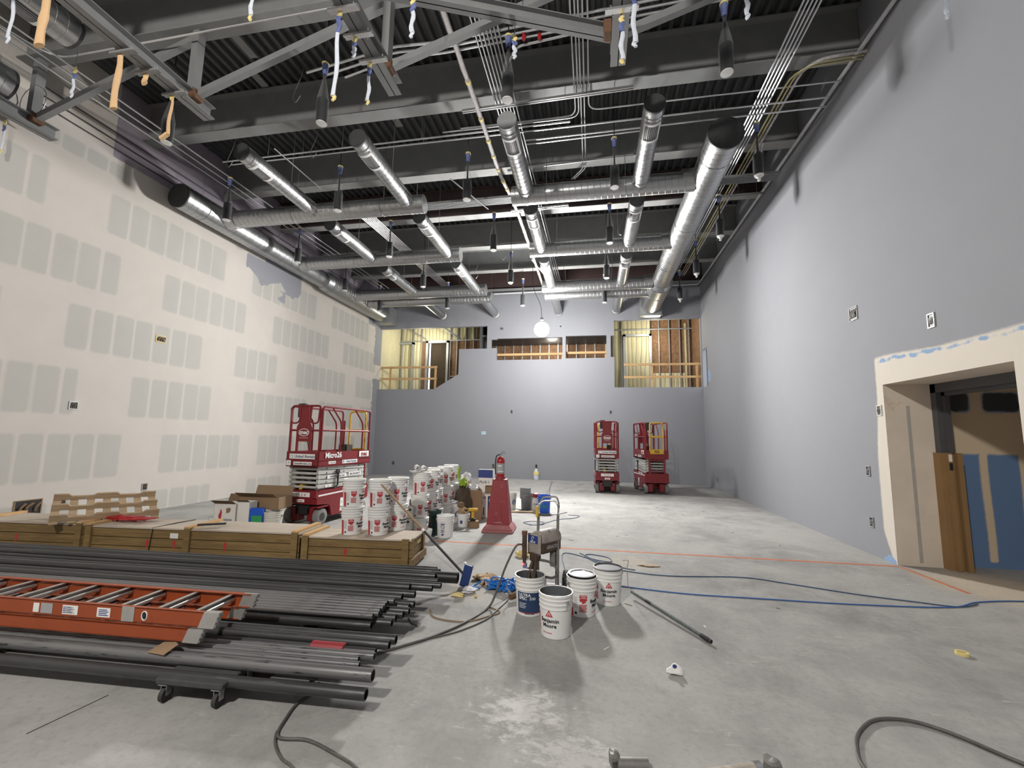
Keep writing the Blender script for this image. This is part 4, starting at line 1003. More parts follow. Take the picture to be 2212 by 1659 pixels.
# working buckets at the sprayer
t = bucket('open white paint bucket with a blue printed label under the sprayer', (-.63, 4.60, 0), .15, False, ('paint_dry', .25), 'open paint buckets round the sprayer', pr='none', hang=.1, hd=1.2)
tp = (RT-RB)/BH
wrap(MB().box((-.125, -.125, 0), (.125, .065, .001)), RB+.0008, .165, -.05, tp).build('blue_label', 'ink_navy', t, False)
wrap(MB().box((-.125, -.131, 0), (.125, -.125, .0012)), RB+.0008, .165, -.05, tp).build('label_edge', 'ink_red', t, False)
mb = MB().text('ULTRA', .038, Matrix.Translation((-.105, .04, .002)), .02, align='LEFT').text('SPEC', .038, Matrix.Translation((-.105, .008, .002)), .02, align='LEFT').text('500', .038, Matrix.Translation((.0, .008, .002)), 0, align='LEFT')
for i in range(4): mb.box((-.105, -.04-.014*i, .0012), (-.03-.01*(i % 2), -.036-.014*i, .002))
wrap(mb, RB+.0008, .165, -.05, tp).build('label_lettering', 'ink_white', t, False)
mb = MB().text('EGGSHELL FINISH', .012, Matrix.Translation((0, 0, .001)), .02); wrap(mb, RB+.0008, .03, -.05, tp).build('small_lettering', 'ink', t, False)
bucket('open white paint bucket nearest the camera, full of wet grey paint', (-.335, 4.17, 0), -1.5, False, ('paint_wet', .285), 'open paint buckets round the sprayer', hang=.75, hd=1.35)
t = bucket('open white paint bucket with a shiny foil-lined tray in its mouth', (-.115, 4.69, 0), .12, False, ('paint_wet', .30), 'open paint buckets round the sprayer', hang=.5, hd=1.1)
mb = MB().lathe([(.118, BH+.012), (.140, BH+.014), (.140, BH+.022), (.117, BH+.022), (.106, BH-.03), (.001, BH-.035)], 28); mb.v = [(x, y, z+(.004*math.sin(x*160+y*90)*math.cos(y*130) if z < BH else 0)) for x, y, z in mb.v]
mb.build('tray', 'foil', t, True, None, .3)
mb = MB()
for i in range(36):
    a = hsh(i, 1)*2*PI; r = .098*math.sqrt(hsh(i, 2)); mb.sphere((r*math.cos(a), r*math.sin(a), BH-.030), .010+.008*hsh(i, 3), 6, 4, (1, 1, .6))
mb.build('paint_lumps', 'foil', t)
t = bucket('open white paint bucket with dried grey rim at the foot of the roller pole', (.155, 5.05, 0), -1.12, False, ('paint_dry', .27), 'open paint buckets round the sprayer', hang=1.4, hd=1.25)
MB().lathe([(RT+.0055, BH-.012), (RT+.007, BH), (RT-.004, BH+.004), (RT-.005, BH-.01)], 28).build('paint_crust', 'paint_dry', t)
# gallon cans
def can(label, loc, rz):
    t = thing('gallon_can', label, 'paint can', loc, rz, 'gallon paint cans beside the bucket stacks')
    MB().lathe([(.081, 0), (.084, .004), (.082, .009), (.082, .178), (.084, .184), (.084, .190), (.078, .190), (.076, .182), (.001, .182)], 24).build('can', 'white_dirty', t)
    MB().lathe([(.0835, .004), (.086, .007), (.0835, .012)], 24).build('rim', 'ink', t)
    wrap(MB().box((-.02, -.045, 0), (.02, .02, .001)), .0825, .155, -.5).build('blue_patch', 'ink_blue', t, False)
    wrap(MB().cyl((0, 0, 0), (0, 0, .012), .018, n=14), .0825, .145, .25).build('handle_boss', 'ink', t)
    wrap(MB().box((-.06, -.05, 0), (.05, .0, .0006)).box((-.09, .01, 0), (-.085, -.08, .001)), .0825, .08, .1).build('label_print', 'paper', t, False)
    return t
c0 = can('gallon paint can, bottom of the tall can stack', (-3.02, 7.02, 0), 0)
for k in (1, 2): dup(c0, (-3.02+.008*k, 7.02, .191*k), .2*k, 'gallon paint can, %s of the tall can stack' % ('', 'middle', 'top')[k])
dup(c0, (-3.25, 6.98, 0), .4, 'gallon paint can, bottom of the short can stack'); dup(c0, (-3.24, 6.99, .191), .1, 'gallon paint can, top of the short can stack')
# other pails and clutter round the stacks
def pail(label, loc, rt, rb, h, m='white', group=None, print_=None, rz=0, hd=1.2, hang=-.7):
    t = thing('pail', label, 'pail', loc, rz, group); ribs(MB(), rt, rb, h, 26).build('shell', m, t); handle(t, rt, rb, h, hd, 'steel', hang, False)
    tpp = (rt-rb)/h
    if print_ == 'tall':
        mb = MB().box((-.035, .08, 0), (.035, .11, .001)); wrap(mb, rb+.0008, .15, 0, tpp).build('print_block', 'ink_blue', t, False)
        ring = MB().tube([(.03*math.cos(i*PI/10), .045+.03*math.sin(i*PI/10), .001) for i in range(20)], .004, 4, True).bar((-.02, .065, .001), (.02, .025, .001), .006, .002)
        for i in range(5): ring.box((-.03, -.01-.012*i, 0), (.03-.008*(i % 2), -.004-.012*i, .001))
        ring.box((-.02, -.10, 0), (.02, -.075, .001)); wrap(ring, rb+.0008, .15, 0, tpp).build('print_mark', 'ink_blue', t, False)
    if print_ == 'swirl':
        mb = MB().tube([(.05*math.cos(i*.7)*(.4+.04*i), .07*math.sin(i*.7)*(.4+.04*i), .001) for i in range(16)], .006, 4); wrap(mb, rb+.001, h*.45, .6, tpp).build('print_mark', 'ink_blue', t, False)
    if print_ == 'small':
        mb = MB().box((-.022, -.03, 0), (.022, .03, .001)); wrap(mb, rb+.001, h*.4, -.1, tpp).build('print_mark', 'ink_blue', t, False)
    return t
pail('white utility bucket with blue printing before the bucket stacks', (-2.53, 7.52, 0), .150, .130, .37, print_='tall', rz=0, hang=.4)
t = pail('white bucket stuffed with crumpled white rags', (-2.84, 8.62+.22, 0), .150, .130, .37, print_='swirl', rz=.5)
def crumple(parent, name, m, c, r, sc=(1, 1, .6), seed=1, n=14):
    mb = MB().sphere((0, 0, 0), r, n, 9); vs = []
    for x, y, z in mb.v:
        k = 1+.28*math.sin(x*70+seed)*math.cos(y*60-seed)+.2*math.sin(z*90+seed*2+x*30); vs.append((c[0]+x*k*sc[0], c[1]+y*k*sc[1], c[2]+z*k*sc[2]))
    mb.v = vs; return mb.build(name, m, parent, True, None, .5)
crumple(t, 'rags', 'cloth', (0, 0, .37), .13, (1, 1, .55), 3, 20)
pail('small white two-gallon pail with a square blue print', (-2.48, 8.45, 0), .118, .098, .25, print_='small', hang=.3)
t = thing('tan_tool_pouch', 'brown leather tool pouch lying across the small white pail', 'tool pouch', (-2.50, 8.45, .258)); crumple(t, 'pouch', 'leather', (0, 0, .05), .10, (1, .8, .55), 5); crumple(t, 'flap', 'card_dark', (-.04, .02, .14), .07, (1, .7, .8), 8)
pail('little white paint pail at the end of the crates', (-2.72, 7.12, 0), .092, .078, .20, hang=.9)
pail('small empty white pail at the back beside the blue-topped box', (-2.80, 10.35, 0), .145, .125, .34, group='empty pails beside the box')
pail('white pail behind the small empty one near the blue-topped box', (-3.08, 11.1, 0), .150, .130, .36, group='empty pails beside the box')
pail('grey paint-crusted bucket on the floor strip', (-1.58, 10.78, 0), .150, .130, .37, 'grey_bucket', hang=.2)
t = thing('grey_tray', 'grey plastic tray standing in the paint-crusted bucket', 'tray', (-1.60, 10.8, .26)); MB().bbox((-.14, -.09, 0), (.12, -.06, .26), .01).bbox((-.14, -.05, 0), (.10, .09, .22), .01).build('tray', 'grey_bucket', t)
pail('white bucket with a blue swirl beyond the red stand', (-1.98, 10.72, 0), .155, .135, .40, 'white_dirty', print_='swirl', rz=.3)
t = pail('bright blue bucket with green lettering', (-1.12, 10.45, 0), .150, .132, .40, 'blue', hang=.2)
wrap(MB().text('VERT', .075, Matrix.Translation((0, 0, .001)), .03), .138, .15, .1, .04).build('lettering', 'ink_green', t, False)
pipe_thing('stirring_stick', 'thin stick standing in the bright blue bucket', 'stick', [(-1.08, 10.45, .05), (-.93, 10.5, .86)], .008, 'ink_grey')
t = thing('red_capped_jug', 'white jug with a red cap between the grey and blue buckets', 'jug', (-1.34, 10.66, 0)); MB().lathe([(.09, 0), (.10, .02), (.10, .24), (.06, .30), (.05, .32)], 16).build('jug', 'white_dirty', t); MB().lathe([(.075, .31), (.085, .33), (.08, .40), (.03, .42)], 14).build('cap', 'red_plastic', t)
wrap(MB().text('PLUS', .05, Matrix.Identity(4), .02), .101, .16, .0).build('lettering', 'ink_blue', t, False)
o = MB().box((-.42, -.05, 0), (.42, .05, .035)).build('floor_strip', 'pallet_wood', None, False, (-1.62, 10.30, 0)); o.rotation_euler = (0, 0, .16); props(o, 'long thin plank on the floor under the paint-crusted bucket', 'plank')
def carton(name, label, loc, rz, sz, m, flaps=0, cat='box', prints=(), open_=True):
    t = thing(name, label, cat, loc, rz); w_, d_, h_ = sz; th = .006
    mb = MB().box((-w_/2, -d_/2, 0), (w_/2, d_/2, th)).box((-w_/2, -d_/2, 0), (w_/2, -d_/2+th, h_)).box((-w_/2, d_/2-th, 0), (w_/2, d_/2, h_)).box((-w_/2, -d_/2, 0), (-w_/2+th, d_/2, h_)).box((w_/2-th, -d_/2, 0), (w_/2, d_/2, h_))
    if not open_: mb.box((-w_/2, -d_/2, h_-th), (w_/2, d_/2, h_))
    mb.build('carton', m, t, False)
    for k in range(flaps):
        s = (-1, 1)[k % 2]; L = d_*.45
        if k < 2: MB().bar((0, s*(d_/2-.003), h_), (0, s*(d_/2-.003)+s*L*(.75 if k == 0 else .35), h_+L*(.45 if k == 0 else .85)), w_*.96, .005).build('flap', 'card_dark' if m != 'card' else 'card', t, False)
        else: MB().bar((s*(w_/2-.003), 0, h_), (s*(w_/2-.003)+s*L*.5, 0, h_+L*.5), d_*.9, .005, (0, 0, 1)).build('flap', m, t, False)
    for nm, mm, fn in prints: mb = MB(); fn(mb, frame((0, -d_/2-.0005, 0), (1, 0, 0), (0, 0, 1))); mb.build(nm, mm, t, False)
    return t
T = Matrix.Translation
carton('printed_carton', 'white carton with black lettering and a navy panel beside the red stand', (-2.32, 9.62, 0), .12, (.52, .36, .50), 'paper', 0, prints=[
    ('navy_panel', 'ink_navy', lambda mb, X: mb.box((.06, .03, 0), (.20, .46, .001), X)), ('panel_swirl', 'ink_white', lambda mb, X: mb.tube([X @ Vector((.13+.045*math.cos(i*.8)*(1-.04*i), .36+.06*math.sin(i*.8)*(1-.04*i), .002)) for i in range(12)], .006, 4)),
    ('black_bars', 'ink', lambda mb, X: [mb.box((-.21, .26, 0), (-.18, .47, .001), X)]+[mb.box((-.20+.055*i, .06, 0), (-.18+.055*i, .06+.13+.03*(i % 2), .001), X) for i in range(4)]+[mb.text('24 H', .075, X @ T((-.06, .42, .001)), .02), mb.text('LP', .07, X @ T((-.09, .30, .001)), .02)])], open_=False)
carton('small_carton', 'small cardboard box on the white lettered carton', (-2.24, 9.66, .502), .2, (.22, .18, .14), 'card', 1)
carton('blue_topped_box', 'white box with a blue top band behind the red stand', (-2.42, 10.05, .0), .0, (.34, .24, .98), 'paper', 0, prints=[('blue_band', 'ink_blue', lambda mb, X: mb.box((-.17, .80, 0), (.17, .98, .001), X)), ('blue_wedge', 'ink_blue', lambda mb, X: mb.add([X @ Vector(p) for p in ((-.02, .45, .001), (.16, .45, .001), (.16, .62, .001))], [(0, 1, 2)])), ('lettering', 'ink_navy', lambda mb, X: mb.text('PLUS 1', .08, X @ T((-.02, .70, .001)), .02))])
t = carton('brown_carton', 'open brown carton heaped with white cloths', (-2.56, 9.30-.1, .0), .35, (.46, .36, .62), 'card', 0); crumple(t, 'cloths', 'cloth', (0, 0, .64), .20, (1, .8, .45), 4, 20)
t = thing('yellow_drill', 'yellow cordless drill hanging at the small white pail', 'drill', (-2.29, 8.42, .2), .4); MB().bbox((-.09, -.03, .10), (.10, .03, .16), .012).bbox((-.02, -.025, -.03), (.03, .025, .10), .01).build('body', 'yellow', t); MB().bbox((-.05, -.04, -.08), (.06, .04, -.03), .01).build('battery', 'black', t); MB().cyl((-.09, 0, .13), (-.16, 0, .13), .02, .012).build('chuck', 'black', t)
# step so the drill has a rest: a low box below it
carton('low_carton', 'low brown box under the yellow drill', (-2.27, 8.44, 0), .4, (.2, .16, .118), 'card', 0, open_=False)
t = thing('work_jacket', 'hi-vis lime and dark jacket hung over a dark bag beside the stacks', 'jacket', (-2.63, 8.95, 0)); crumple(t, 'dark_bag', 'brown_cloth', (0, .05, .36), .20, (.75, .7, 1.75), 2, 18); crumple(t, 'lime_shoulder', 'hivis', (-.02, -.02, .78), .09, (1, .9, .9), 6, 16); MB().tube(smooth_path([(-.10, -.02, .86), (-.12, -.02, .98), (-.10, 0, 1.1)]), [.03]*13, 6).build('strap', 'hivis', t)
t = thing('cap_and_gloves', 'tan cap and gloves piled behind the farthest bucket stack', 'work gloves', (-2.72, 9.45, 0)); crumple(t, 'pile', 'leather', (0, 0, .40), .16, (.8, .7, 2.3), 9, 16); crumple(t, 'cap', 'cloth', (-.02, 0, .83), .11, (1, .9, .9), 12)
t = thing('green_bin', 'dark green bin between the small cans and the blue-printed bucket', 'bin', (-2.78, 7.62, 0)); MB().lathe([(.10, 0), (.13, .40), (.14, .41), (.135, .43), (.12, .42), (.09, .02), (.001, .02)], 4, None).build('bin', 'greenish', t, False)
t = thing('dark_bottle', 'tall black bottle standing at the side of the first floor stack', 'bottle', (-3.16, 7.45, 0)); MB().lathe([(.05, 0), (.055, .02), (.055, .42), (.02, .52), (.018, .62)], 14).build('bottle', 'black', t)
t = thing('cardboard_tube_bucket', 'brown cardboard drum beside the short can stack', 'drum', (-3.45, 7.05, 0)); MB().lathe([(.10, 0), (.10, .30), (.095, .30), (.095, .02), (.001, .02)], 20).build('drum', 'card', t)
MB().lathe([(.104, .27), (.106, .28), (.106, .30), (.10, .305)], 20).build('rim', 'card_dark', t)
# red pedestal with fire extinguisher
t = thing('red_stand', 'dusty red plastic pedestal holding the fire extinguisher', 'pedestal', (-1.73, 8.30, 0), .05)
def taper(mb, w0, d0, w1, d1, z0, z1): return mb.add([(-w0, -d0, z0), (w0, -d0, z0), (w0, d0, z0), (-w0, d0, z0), (-w1, -d1, z1), (w1, -d1, z1), (w1, d1, z1), (-w1, d1, z1)], [(3, 2, 1, 0), (4, 5, 6, 7), (0, 1, 5, 4), (1, 2, 6, 5), (2, 3, 7, 6), (3, 0, 4, 7)])
mb = taper(MB(), .215, .215, .128, .128, .13, .93); taper(mb, .128, .128, .134, .134, .925, .945); o = mb.build('body', 'red_plastic', t, False); md = o.modifiers.new('b', 'BEVEL'); md.width = .012; md.segments = 2
mb = taper(MB(), .295, .295, .285, .285, 0, .05); taper(mb, .285, .285, .215, .215, .05, .14); o = mb.build('foot', 'red_dusty', t, False); md = o.modifiers.new('b', 'BEVEL'); md.width = .02; md.segments = 2
mb = taper(MB(), .07, .012, .05, .012, .20, .52); mb.v = [(x, y-(.205-(z-.2)*.115), z) for x, y, z in mb.v]; mb.build('front_rib', 'red_plastic', t, False)
MB().box((-.075, -.225, .165), (.075, -.205, .195)).build('foot_lip', 'red_dusty', t, False)
MB().cyl((0, 0, .93), (0, 0, 1.00), .095, .085, 20).build('socket', 'red_plastic', t)
t = thing('fire_extinguisher', 'fire extinguisher standing on the red pedestal', 'fire extinguisher', (-1.73, 8.30, 1.0), .2)
MB().lathe([(.07, 0), (.078, .01), (.078, .27), (.07, .32), (.035, .36), (.025, .365)], 22).build('cylinder', 'extinguisher', t)
lb = MB()
for i in range(12): lb.box((-.108+.018*i, .0, 0), (-.09+.018*i, .19, .0015))
wrap(lb, .0782, .05, 0).build('label', 'ink_grey', t, False)  # label widened in grey to paint the unlit front darker
wrap(MB().box((-.055, .02, 0), (.055, .04, .001)).box((-.055, .06, 0), (.04, .065, .001)).box((-.055, .09, 0), (.05, .095, .001)).box((-.055, .12, 0), (.03, .145, .001)), .080, .06, 0).build('label_print', 'paper', t, False)
mb = MB().cyl((0, 0, .36), (0, 0, .41), .022, n=12); mb.bar((-.02, 0, .41), (.09, 0, .44), .02, .012).bar((-.02, 0, .42), (.07, 0, .475), .02, .01); mb.build('valve_head', 'chrome', t)
MB().tube(smooth_path([(-.02, 0, .40), (-.075, -.01, .38), (-.098, -.02, .28), (-.098, -.02, .10), (-.09, -.02, .03)], 5), [.011]*20+[.013], 7).build('hose', 'black', t)
# boxes beside the near lift
carton('white_carton', 'torn white carton beside the brown carton at the near lift', (-6.22, 6.85, 0), .1, (.40, .32, .52), 'paper', 2, prints=[('red_print', 'ink_red', lambda mb, X: mb.prism([(-.10, .25), (-.06, .27), (-.05, .38), (-.075, .44), (-.09, .36), (-.11, .33)], 0, .001, X)), ('grey_print', 'ink_grey', lambda mb, X: mb.box((-.02, .10, 0), (.14, .27, .001), X)), ('red_stripe', 'ink_red', lambda mb, X: mb.box((-.06, .05, 0), (-.045, .27, .001), X)), ('tear', 'card', lambda mb, X: mb.prism([(.03, .36), (.09, .38), (.11, .44), (.07, .46), (.02, .44)], 0, .001, X))])
carton('white_sheet_box', 'narrow white box with a fallen-open front beside the torn carton', (-5.88, 6.82, 0), .1, (.22, .20, .56), 'paper', 1, prints=[('lettering', 'ink_grey', lambda mb, X: mb.text('84.5', .05, X @ T((0, .14, .001)), .01))])
t = pail('cream plaster bucket with green lettering beside the near lift', (-5.47, 6.95, 0), .155, .135, .39, 'white_dirty', hang=.2); t['category'] = 'bucket'
wrap(MB().text('dryvit', .075, T((0, 0, .001)), .025, .15), .143, .16, -.1, .05).build('lettering', 'ink_teal', t, False)
t = carton('brown_carton', 'wide open brown carton resting on the cream bucket and boxes', (-5.83, 7.19, .40), .06, (.76, .40, .21), 'card', 2)
t = thing('compound_bag', 'blue and green bag of compound between the white boxes and the cream bucket', 'bag', (-5.66, 6.80, 0), .15); MB().bbox((-.12, -.06, .22), (.12, .06, .46), .02).build('blue_bag', 'blue', t); MB().bbox((-.12, -.09, .02), (.14, .03, .22), .02).build('white_bag', 'paper', t); MB().box((-.06, -.066, .18), (.12, -.058, .34)).build('green_panel', 'ink_green', t, False)
MB().text('ALL PURPOSE', .036, frame((.01, -.0915, .15), (1, 0, 0), (0, 0, 1)), .01).build('lettering', 'ink', t, False)
for k in range(3): props(MB().lathe([(.085, 0), (.088, .004), (.088, .075), (.084, .08), (.078, .072), (.001, .072)], 20).build('paint_tin', 'steel', None, True, (-6.55+.01*k, 6.98, .25+.081*k)), 'flat metal tin stacked behind the torn white carton, %s' % ('bottom', 'middle', 'top')[k], 'tin', 'flat tins behind the torn carton')
carton('low_white_carton', 'low white carton under the flat metal tins', (-6.55, 6.98, 0), .2, (.26, .24, .25), 'paper', 0, open_=False)
# ================================================================ crates, pallet
def crate(label, s0, s1, d, h, cleats, arrows, endp=False):
    t = thing('wooden_crate', label, 'crate', cpt(s1, 0), CA); L = s1-s0           # local x runs towards the far-right end
    mb = MB(); n = 3
    for i in range(n):
        z0 = .035+(h-.055)*i/n; z1 = .035+(h-.055)*(i+1)/n-.010
        mb.box((0, 0, z0), (L, .022, z1)).box((0, d-.022, z0), (L, d, z1)).box((L-.022, .022, z0), (L, d-.022, z1)).box((0, .022, z0), (.022, d-.022, z1))
    mb.box((.03, .03, .03), (L-.03, d-.03, h-.03))
    mb.build('side_boards', 'crate_wood', t, False)
    MB().box((-.01, -.012, h-.02), (L+.01, d+.012, h)).build('lid', 'crate_top', t, False)
    for x in cleats:
        MB().box((x-.045, -.034, 0), (x+.045, -.002, h+.012)).build('cleat', 'crate_wood', t, False)
        if x < L-.2 or s0 > .5: MB().box((x-.04, -.034, h+.002), (x+.04, d+.01, h+.034)).build('lid_batten', 'pine', t, False)
    for x in (.15, L*.5, L-.15): MB().box((x-.05, .02, 0), (x+.05, d-.02, .034)).build('skid', 'crate_wood', t, False)
    for x in arrows:
        X = T((x, -.0005, h*.33)) @ Matrix.Rotation(PI/2, 4, 'X')
        MB().prism([(-.014, 0), (.014, 0), (.014, .07), (.034, .07), (0, .12), (-.034, .07), (-.014, .07)], 0, .001, X).build('arrow_stencil', 'ink_red', t, False)
    return t
t = crate('long wooden crate at the end of the crate row, carrying the white buckets', 0, 1.51, .56, .37, [.06, 1.44], [.62], True)
MB().box((1.51, .0, .0), (1.535, .07, .38)).build('end_cleat', 'crate_wood', t, False); MB().box((1.51, .49, 0), (1.535, .56, .38)).build('end_cleat', 'crate_wood', t, False); MB().box((1.512, -.03, .03), (1.55, .62, .13)).build('loose_end_board', 'crate_wood', t, False)
MB().box((1.551, .24, .05), (1.552, .27, .12)).build('arrow_stencil', 'ink_red', t, False)
mb = MB(); X = frame((.95, -.0008, .22), (1, 0, 0), (0, 0, 1))
for i in range(5): mb.bar(X @ Vector((-.03+.016*i, -.025, .0004)), X @ Vector((-.022+.016*i, .025, .0004)), .003, .0008)
mb.build('tally_marks', 'ink', t, False)
mb = MB().text('2x26', .07, frame((1.5362, .28, .30), (0, 1, 0), (0, 0, 1)), .01); mb.build('chalk_lettering', 'tape_yellow', t, False)
t = crate('longest wooden crate in the middle of the row with a black strap and paper tag', 1.54, 4.70, .58, .405, [.06, 1.55, 3.10], [.95, 2.1, 1.35])
MB().tube([Vector((.98, -.008, .02)), Vector((1.02, -.008, .405)), Vector((1.08, .28, .412)), Vector((1.14, .59, .408))], .007, 5).build('strap', 'black', t)
MB().box((1.28, -.0016, .27), (1.40, -.0005, .34)).build('paper_tag', 'paper', t, False)
crate('wooden crate farthest along the row at the edge of the photo', 4.73, 7.08, .60, .42, [.6, 2.29], [1.3])
o = MB().box((-.17, -.028, 0), (.17, .028, .022)).build('batten_offcut', 'black', None, False, cpt(2.92, .13, .442)); o.rotation_euler = (0, 0, .55); props(o, 'black-tipped stick lying across the lid of the middle crate', 'stick')
props(MB().box((-.06, -.02, 0), (.06, .02, .025)).build('channel_offcut', 'chrome', None, False, cpt(.62, .10, .372)), 'short shiny channel offcut lying on the crate before the buckets', 'metal offcut').rotation_euler = (0, 0, 1.2)
t = thing('wooden_pallet', 'weathered upturned wooden pallet lying askew on top of the farthest crate', 'pallet', (-7.36, 5.68, .56), math.radians(55)); t.rotation_euler = (.30, .03, math.radians(55))
for y in (.34, -.02, -.38):
    mb = MB(); pr = [(-.60, 0), (-.60, .09), (-.44, .09), (-.40, .055), (-.16, .055), (-.12, .09), (.12, .09), (.16, .055), (.40, .055), (.44, .09), (.60, .09), (.60, 0)]
    X = Matrix(((1, 0, 0, 0), (0, 0, -1, y+.04), (0, 1, 0, 0), (0, 0, 0, 1))); mb.prism(pr, 0, .04, X); mb.build('stringer', 'pallet_wood', t, False)
for i in range(7): MB().box((-.60+.185*i, -.44, -.018), (-.60+.185*i+.09, .42, -.001)).build('deck_board', 'pallet_wood', t, False)
o = crumple(None, 'red_netting', 'extinguisher', (0, 0, 0), .16, (2.4, .5, .22), 4, 18); o.location = (-6.75, 5.52, .46); o.rotation_euler = (0, 0, .1); props(o, 'tangled red netting lying on the crate below the pallet', 'netting')
# ================================================================ pipe pile
PA = math.radians(3.1); PU = Vector((-math.cos(PA), -math.sin(PA), 0))
def pipe(label, x, y, z, r, L, m, group):
    t = thing('steel_pipe', label, 'pipe', (x, y, z), PI+PA, group)
    mb = MB().cyl((0, 0, 0), (L, 0, 0), r, n=16, cap=False); n = 16
    vs = []; 
    for rr, xx in ((r, 0), (r*.8, -.0005), (r*.8, .12)):
        for i in range(n): a = 2*PI*i/n; vs.append((xx, rr*math.cos(a), rr*math.sin(a)))
    mb.add(vs, [(i, (i+1) % n, n+(i+1) % n, n+i) for i in range(n)]); mb.build('tube', m, t)
    MB().cyl((.10, 0, 0), (.125, 0, 0), r*.79, n=16).build('bore', 'pipe_bore', t); return t
RG = 'thick pipes of the rear pile'; SG = 'thin pipes of the middle pile'; TG = 'pipes of the middle pile lower layer'; FG = 'pipes of the front pile'
RL = ['in the rear pile against the crates', 'in the middle of the pile, upper layer', 'in the middle of the pile, lower layer', 'in the front of the pile nearest the camera']
for gi, (G, m, zb, r, L, E_) in enumerate([(RG, 'pipe', .235, .036, 6.2, [(-1.68, 4.86, 0), (-1.68, 4.72, .0), (-1.52, 4.45, 0), (-1.58, 4.36, 0), (-1.79, 4.30, .01), (-1.69, 4.19, -.012), (-1.76, 4.05, .0), (-1.60, 4.58, .0), (-1.75, 4.96, 0)]),
        (SG, 'pipe_light', .262, .0235, 6.0, [(-1.76, 3.88, 0), (-1.80, 3.83, 0), (-1.79, 3.775, 0), (-1.78, 3.715, 0), (-1.78, 3.655, 0), (-1.76, 3.595, 0), (-1.78, 3.53, .004)]),
        (TG, 'pipe', .192, .033, 6.0, [(-1.63, 4.03, .0), (-1.65, 3.96, 0), (-1.61, 3.87, 0), (-1.63, 3.79, 0), (-1.66, 3.71, 0), (-1.65, 3.61, 0), (-1.79, 3.53, 0)]),
        (FG, 'pipe', .225, .034, 5.6, [(-1.455, 3.27, 0), (-1.465, 3.18, 0), (-1.53, 3.10, -.02), (-1.50, 3.025, -.01), (-1.585, 2.965, -.012), (-1.545, 2.905, -.014), (-1.41, 2.835, -.03), (-1.40, 2.735, -.09)])]):
    for i, (x, y, dz) in enumerate(E_):
        rr = r if G != RG else (.036, .034, .030, .032, .040, .034, .038, .022, .026)[i]
        if G == FG: rr = (.034, .033, .026, .026, .022, .022, .040, .036)[i]
        mm = m if G != FG else ('pipe' if i < 3 or i > 6 else 'pipe_light')
        pipe('dark steel pipe %s' % RL[gi], x, y, zb+dz, rr, L, mm, G)
for i in range(9):   # second layer hidden mostly under the others
    pipe('dark steel pipe lying underneath the rear and front piles', (-1.95, -1.9, -2.0, -1.92, -1.85, -1.9, -1.72, -1.70, -1.75)[i], (4.9, 4.78, 4.6, 4.5, 4.38, 4.12, 3.22, 3.12, 2.98)[i], (.162, .162, .162, .164, .160, .158, .150, .150, .150)[i], .030, 5.4, 'pipe_black', 'pipes underneath the piles')
t = pipe('fat black pipe with a coupling sticking out farthest towards the brush', -1.46, 4.83, .20, .052, 5.6, 'pipe_black', 'coupled pipe'); t['group'] = ''; del t['group']
MB().cyl((.0, 0, 0), (.30, 0, 0), .058, n=18, cap=False).build('coupling', 'pipe_black', t)
o = MB().lathe([(.036, -.13), (.043, -.125), (.043, .12), (.036, .125)], 16, Matrix.Rotation(PI/2, 4, 'Y')).build('red_sleeve', 'red_plastic', None, True, (-1.89, 3.085, .205)); o.rotation_euler = (0, 0, PA); props(o, 'red sleeve wrapped round one pipe of the front pile', 'pipe sleeve')
for i, (x, y0, y1, h, m) in enumerate(((-2.35, 2.95, 5.0, .125, 'black'), (-4.6, 2.55, 4.9, .125, 'black'), (-6.6, 2.4, 4.7, .125, 'black'))):
    props(MB().box((-.06, 0, 0), (.06, y1-y0, h)).build('timber_sleeper', 'brown_cloth', None, False, (x, y0, 0)), 'dark timber sleeper carrying the pipe pile, %s from the pipe ends' % ORD[i], 'timber')
# dolly under the front pipes
t = thing('moving_dolly', 'small dark platform dolly on casters under the front pipes', 'dolly', (-2.56, 2.68, 0), .05)
MB().bbox((-.24, -.09, .118), (.24, .24, .158), .008).build('deck', pm('dolly_carpet', (.055, .057, .06), .9, 0, var=.25, scale=16), t)
for sx in (-1, 1):
    for sy in (0, 1):
        mb = MB().cyl((sx*.19-.014, -.05+.25*sy, .045), (sx*.19+.014, -.05+.25*sy, .045), .045, n=18); c = mb.build('caster_wheel', 'dark_rubber', t)
        f = MB().box((sx*.19-.022, -.07+.25*sy, .045), (sx*.19-.017, -.03+.25*sy, .118)).box((sx*.19+.017, -.07+.25*sy, .045), (sx*.19+.022, -.03+.25*sy, .118)).box((sx*.19-.03, -.085+.25*sy, .112), (sx*.19+.03, -.015+.25*sy, .118)); f.build('caster_fork', 'steel', t, False)
